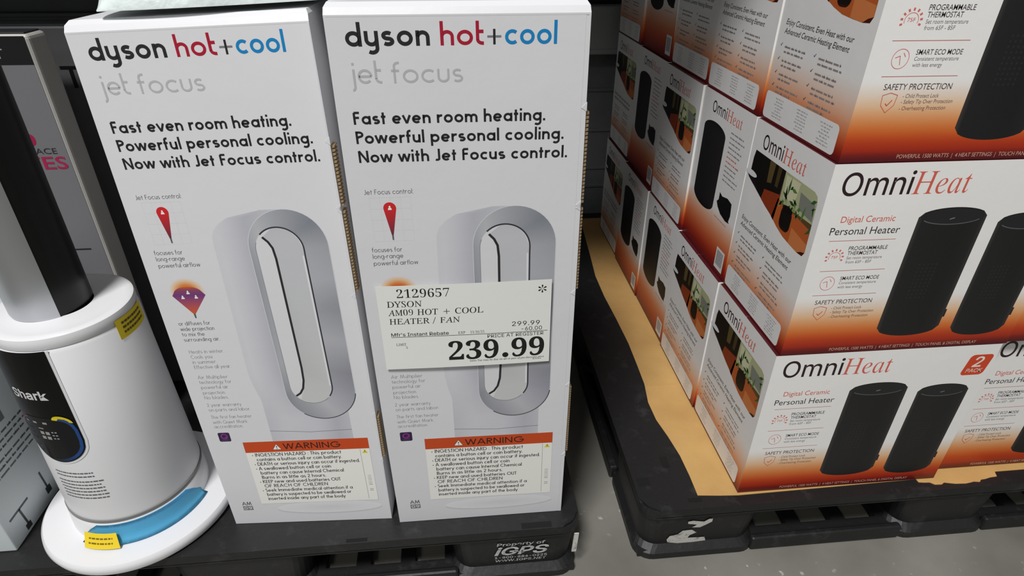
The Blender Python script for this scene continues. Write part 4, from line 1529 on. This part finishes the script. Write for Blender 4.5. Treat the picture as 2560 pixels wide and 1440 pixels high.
sticker('warning_sticker', -24, 16, 0.437, 0.470 - 0.006, M_PAPER, 'yellow sticker under the collar', tilt=-0.002)
bm = bmesh.new()
a = Art()
a.poly([(-88.5 + 7.5 * math.cos(math.radians(q)), 0.3555 + 0.0085 * math.sin(math.radians(q)) - 0.0035 * math.cos(math.radians(q))) for q in range(0, 181, 10)], (226, 206, 24), 0)
a.line([(-91, 0.3600), (-86, 0.3585)], 0.0006, (110, 96, 20), 1)
a.emit(bm, onbody, 0.0001, base=0.0022)
from_bm('round_sticker', bm, M_PAPER, t)['label'] = 'small rounded yellow sticker at the display'

# blue protective film around the foot of the body and a yellow slip on it
bm = bmesh.new()
n = 48
prof = [(0.1000, 0.1400), (0.0955, 0.1440), (0.0930, 0.1520), (0.0918, 0.1640), (0.0908, 0.1712)]
G = []
for i in range(n + 1):
    th = math.radians(-116 + 108 * i / n)
    e = min(1.0, min(i, n - i) / 7.0)
    G.append([bm.verts.new((r_ * math.cos(th), r_ * math.sin(th), Z(zz if q == 0 else 0.1400 + (zz - 0.1400) * (0.35 + 0.65 * e)))) for q, (r_, zz) in enumerate(prof)])
for i in range(n):
    for j in range(len(prof) - 1):
        bm.faces.new((G[i][j], G[i + 1][j], G[i + 1][j + 1], G[i][j + 1]))
r_ = bmesh.ops.solidify(bm, geom=bm.faces[:], thickness=0.0006)
o = from_bm('protective_film', bm, M_FILM, t, True)
o['label'] = 'blue protective film'
bm = bmesh.new()
bm.loops.layers.float_color.new('print')
a = Art()
n = 8
a.strip([(-110 + 27 * i / n, 0.1405) for i in range(n + 1)], [(-112 + 27 * i / n, 0.1600) for i in range(n + 1)], (236, 206, 40), 0)
r2 = random.Random(8)
for i in range(2):
    arcbars(a, -107, -88, 0.1465 + 0.006 * i, 0.0020, (120, 98, 24), r2, 1)


def onfilm(th, z, k):
    r0 = 0.1060 - 0.0120 * min(1, (z - 0.138) / 0.022)
    d = math.radians(th)
    return Vector(((r0 + k) * math.cos(d), (r0 + k) * math.sin(d), Z(z)))


a.emit(bm, onfilm, 0.0002, base=0.0016)
from_bm('paper_slip', bm, M_PAPER, t)['label'] = 'yellow printed slip on the blue film'

lathe_part('collar', [(0.035, 0.458), (0.0785, 0.458), (0.0795, 0.462), (0.0796, 0.468), (0.0786, 0.4725), (0.0750, 0.4742), (0.0680, 0.4735), (0.056, 0.4735), (0.035, 0.4745)], M_WHITE)
tw = [(0.0425, 0.473), (0.0432, 0.476), (0.0434, 0.80), (0.0428, 0.93), (0.0380, 0.94), (0.0, 0.94)]
M_TOWER = mat('black_gloss_plastic', (16, 16, 17), 0.28, spec=0.3)
o = lathe_part('tower', tw, M_TOWER)
o.location = (-0.011, 0.002, 0)
o2 = lathe_part('front_shell', [(0.0436, 0.4745), (0.0446, 0.478), (0.0448, 0.80), (0.0442, 0.925), (0.0436, 0.926)], M_STEEL, o, 60, True, math.radians(-232), math.radians(-52))
o2['label'] = 'silver front shell'

# ------------------------------------------------------------------ other goods at the left
GREYC = (206, 208, 210)
# low carton at the far left, its printed side towards the aisle
t2 = thing('printed_carton', 'pale grey carton with black tool drawings, left of the air purifier', 'carton', (-1.160, 0.21, ZP))
bm = bmesh.new()
bm.loops.layers.float_color.new('print')
x1, y0, y1, z1 = 0.100, -0.215, 0.02, 0.300
add_box(bm, -0.095, x1, y0, y1, 0.0003, z1, 0.002)
paint(bm, bm.faces, (205, 212, 214))
a = Art()
rr = random.Random(14)
for i in range(6):
    a.scribble(0.015 + 0.008 * (i % 2), 0.158 - 0.0095 * i - (0.004 if i > 2 else 0), 0.115 - 0.010 * (i % 3), 0.0042, (92, 96, 98), 1, rr)
for i in range(3):
    a.scribble(0.125, 0.092 - 0.0095 * i, 0.07, 0.0042, (92, 96, 98), 1, rr)


def tee(a, u, v, k, ang):
    c, s_ = math.cos(ang), math.sin(ang)
    T = lambda x_, y_: (u + (x_ * c - y_ * s_) * k, v + (x_ * s_ + y_ * c) * k)
    a.line([T(-0.5, 0), T(0.5, 0)], 0.004 * k / 0.05, (62, 66, 68), 1)
    a.line([T(0.0, 0), T(0.05, -0.75)], 0.004 * k / 0.05, (62, 66, 68), 1)
    a.poly([T(-0.09, -0.72), T(0.17, -0.72), T(0.17, -0.95), T(-0.09, -0.95)], (52, 55, 58), 1)


tee(a, 0.034, 0.046, 0.042, 0.0)
a.line([(0.092, 0.058), (0.093, 0.026)], 0.0034, (62, 66, 68), 1)
a.poly([(0.088, 0.027), (0.099, 0.027), (0.099, 0.015), (0.088, 0.015)], (52, 55, 58), 1)
a.rect(0.078, 0.172, 0.087, 0.228, (112, 116, 118), 1)
a.emit(bm, lambda u, v, k: Vector((x1 + k, y0 + u, v)), 0.0002, base=0.0001)
from_bm('carton_body', bm, M_PRINT, t2)
bm = bmesh.new()
add_box(bm, -0.093, x1 - 0.002, y0 + 0.002, -0.0385, z1, z1 + 0.0015, 0.0005)
add_box(bm, -0.093, x1 - 0.002, -0.0375, y1 - 0.002, z1, z1 + 0.0015, 0.0005)
from_bm('top_flap', bm, M_PRINT, t2)
bm_o = t2.children[1].data
at_ = bm_o.color_attributes.new('print', 'FLOAT_COLOR', 'CORNER')
for d in at_.data:
    d.color = (*lin((196, 200, 200)), 1)

# tall narrow carton with a black header behind the purifier
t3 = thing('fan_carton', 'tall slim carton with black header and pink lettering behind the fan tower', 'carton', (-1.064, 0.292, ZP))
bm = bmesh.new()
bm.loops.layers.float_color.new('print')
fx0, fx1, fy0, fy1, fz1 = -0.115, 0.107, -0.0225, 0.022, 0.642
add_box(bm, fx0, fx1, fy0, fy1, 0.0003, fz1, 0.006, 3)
paint(bm, bm.faces, (190, 188, 182))
a = Art()
a.rect(0.003, 0.002, 0.218, 0.640, (112, 112, 115), 0)  # front face greyed: the shade it stands in is put into the colour
a.rect(0.003, 0.605, 0.222 - 0.004, 0.640, (20, 18, 20), 1)
a.text('MFORT', 0.10, 0.6130, cap=0.0120, width=0.068, col=(150, 148, 148), layer=2, right=0.186)
a.rrect(0.05, 0.4970, 0.183, 0.5150, 0.008, (150, 18, 70), 1)
a.scribble(0.125, 0.5030, 0.040, 0.005, (214, 150, 176), 2, rr)
a.text('SPACE', 0.12, 0.4860, cap=0.0080, width=0.042, col=(40, 40, 42), layer=2, right=0.205)
a.text('TES', 0.12, 0.4640, cap=0.0175, width=0.056, col=(160, 24, 74), layer=2, right=0.213, off=0.012)
a.rect(0.10, 0.335, 0.2, 0.3375, (30, 30, 32), 1)
a.rect(0.10, 0.270, 0.21, 0.2730, (30, 30, 32), 1)
a.poly([(0.15, 0.21), (0.2, 0.225), (0.21, 0.255), (0.165, 0.262)], (120, 20, 24), 1)
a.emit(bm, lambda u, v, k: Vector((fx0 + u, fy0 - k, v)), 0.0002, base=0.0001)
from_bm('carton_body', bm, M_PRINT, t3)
bm = bmesh.new()
add_box(bm, fx0 + 0.005, fx1 - 0.005, fy0 + 0.005, fy1 - 0.005, fz1 - 0.0005, fz1 + 0.002, 0.001)
from_bm('lid', bm, M_DARK, t3)

# grey carton further back
t4 = thing('large_carton', 'dark grey carton with a black capital T behind the left tall carton', 'carton', (-0.98, 0.46, ZP))
bm = bmesh.new()
bm.loops.layers.float_color.new('print')
gx0, gx1, gy0, gy1, gz1 = -0.30, 0.28, -0.10, -0.04, 0.640
add_box(bm, gx0, gx1, gy0, gy1, 0.0003, gz1, 0.003)
paint(bm, bm.faces, (96, 96, 98))
a = Art()
a.text('T', 0.297, 0.5560, cap=0.030, width=0.028, col=(20, 20, 20), layer=1, off=0.01)
a.emit(bm, lambda u, v, k: Vector((gx0 + u, gy0 - k, v)), 0.0002, base=0.0001)
from_bm('carton_body', bm, M_PRINT, t4)
bm = bmesh.new()
add_box(bm, gx0 + 0.003, gx1 - 0.003, gy0 + 0.003, gy1 - 0.003, gz1, gz1 + 0.002, 0.0006)
from_bm('top_flap', bm, M_DARK, t4)

# milky plastic bag lying on the left tall carton
bm = bmesh.new()
n = 44
G = []
for i in range(n + 1):
    row = []
    for j in range(n + 1):
        u, v = -1 + 2 * i / n, -1 + 2 * j / n
        # rounded pillow outline, pinched at the rim
        x = u * (1 - 0.10 * v * v) * 0.120
        y = v * (1 - 0.12 * u * u) * 0.072
        h = max(0.0, 1 - u ** 4) ** 0.6 * max(0.0, 1 - v ** 4) ** 0.6
        z = 0.046 * h * (0.75 + 0.45 * (u + 1) / 2)
        z += 0.0035 * h * math.sin(9 * u + 5 * v) + 0.002 * h * math.sin(21 * u - 13 * v)
        row.append(bm.verts.new((x, y, z + 0.0012)))
    G.append(row)
for i in range(n):
    for j in range(n):
        bm.faces.new((G[i][j], G[i + 1][j], G[i + 1][j + 1], G[i][j + 1]))
rim = [G[i][0] for i in range(n)] + [G[n][j] for j in range(n)] + [G[i][n] for i in range(n, 0, -1)] + [G[0][j] for j in range(n, 0, -1)]
low = [bm.verts.new((v.co.x, v.co.y, 0.0)) for v in rim]
for i in range(len(rim)):
    j = (i + 1) % len(rim)
    bm.faces.new((low[i], low[j], rim[j], rim[i]))
bm.faces.new(low[::-1])
o = from_bm('plastic_bag', bm, M_BAG, None, True)
o.data.set_sharp_from_angle(angle=math.radians(60))
o.location = (-0.640, 0.101, 0.8150)
o.rotation_euler = (0.0, -0.045, 0.03)
tag(o, 'milky white plastic bag lying on top of the left tall carton', 'bag')
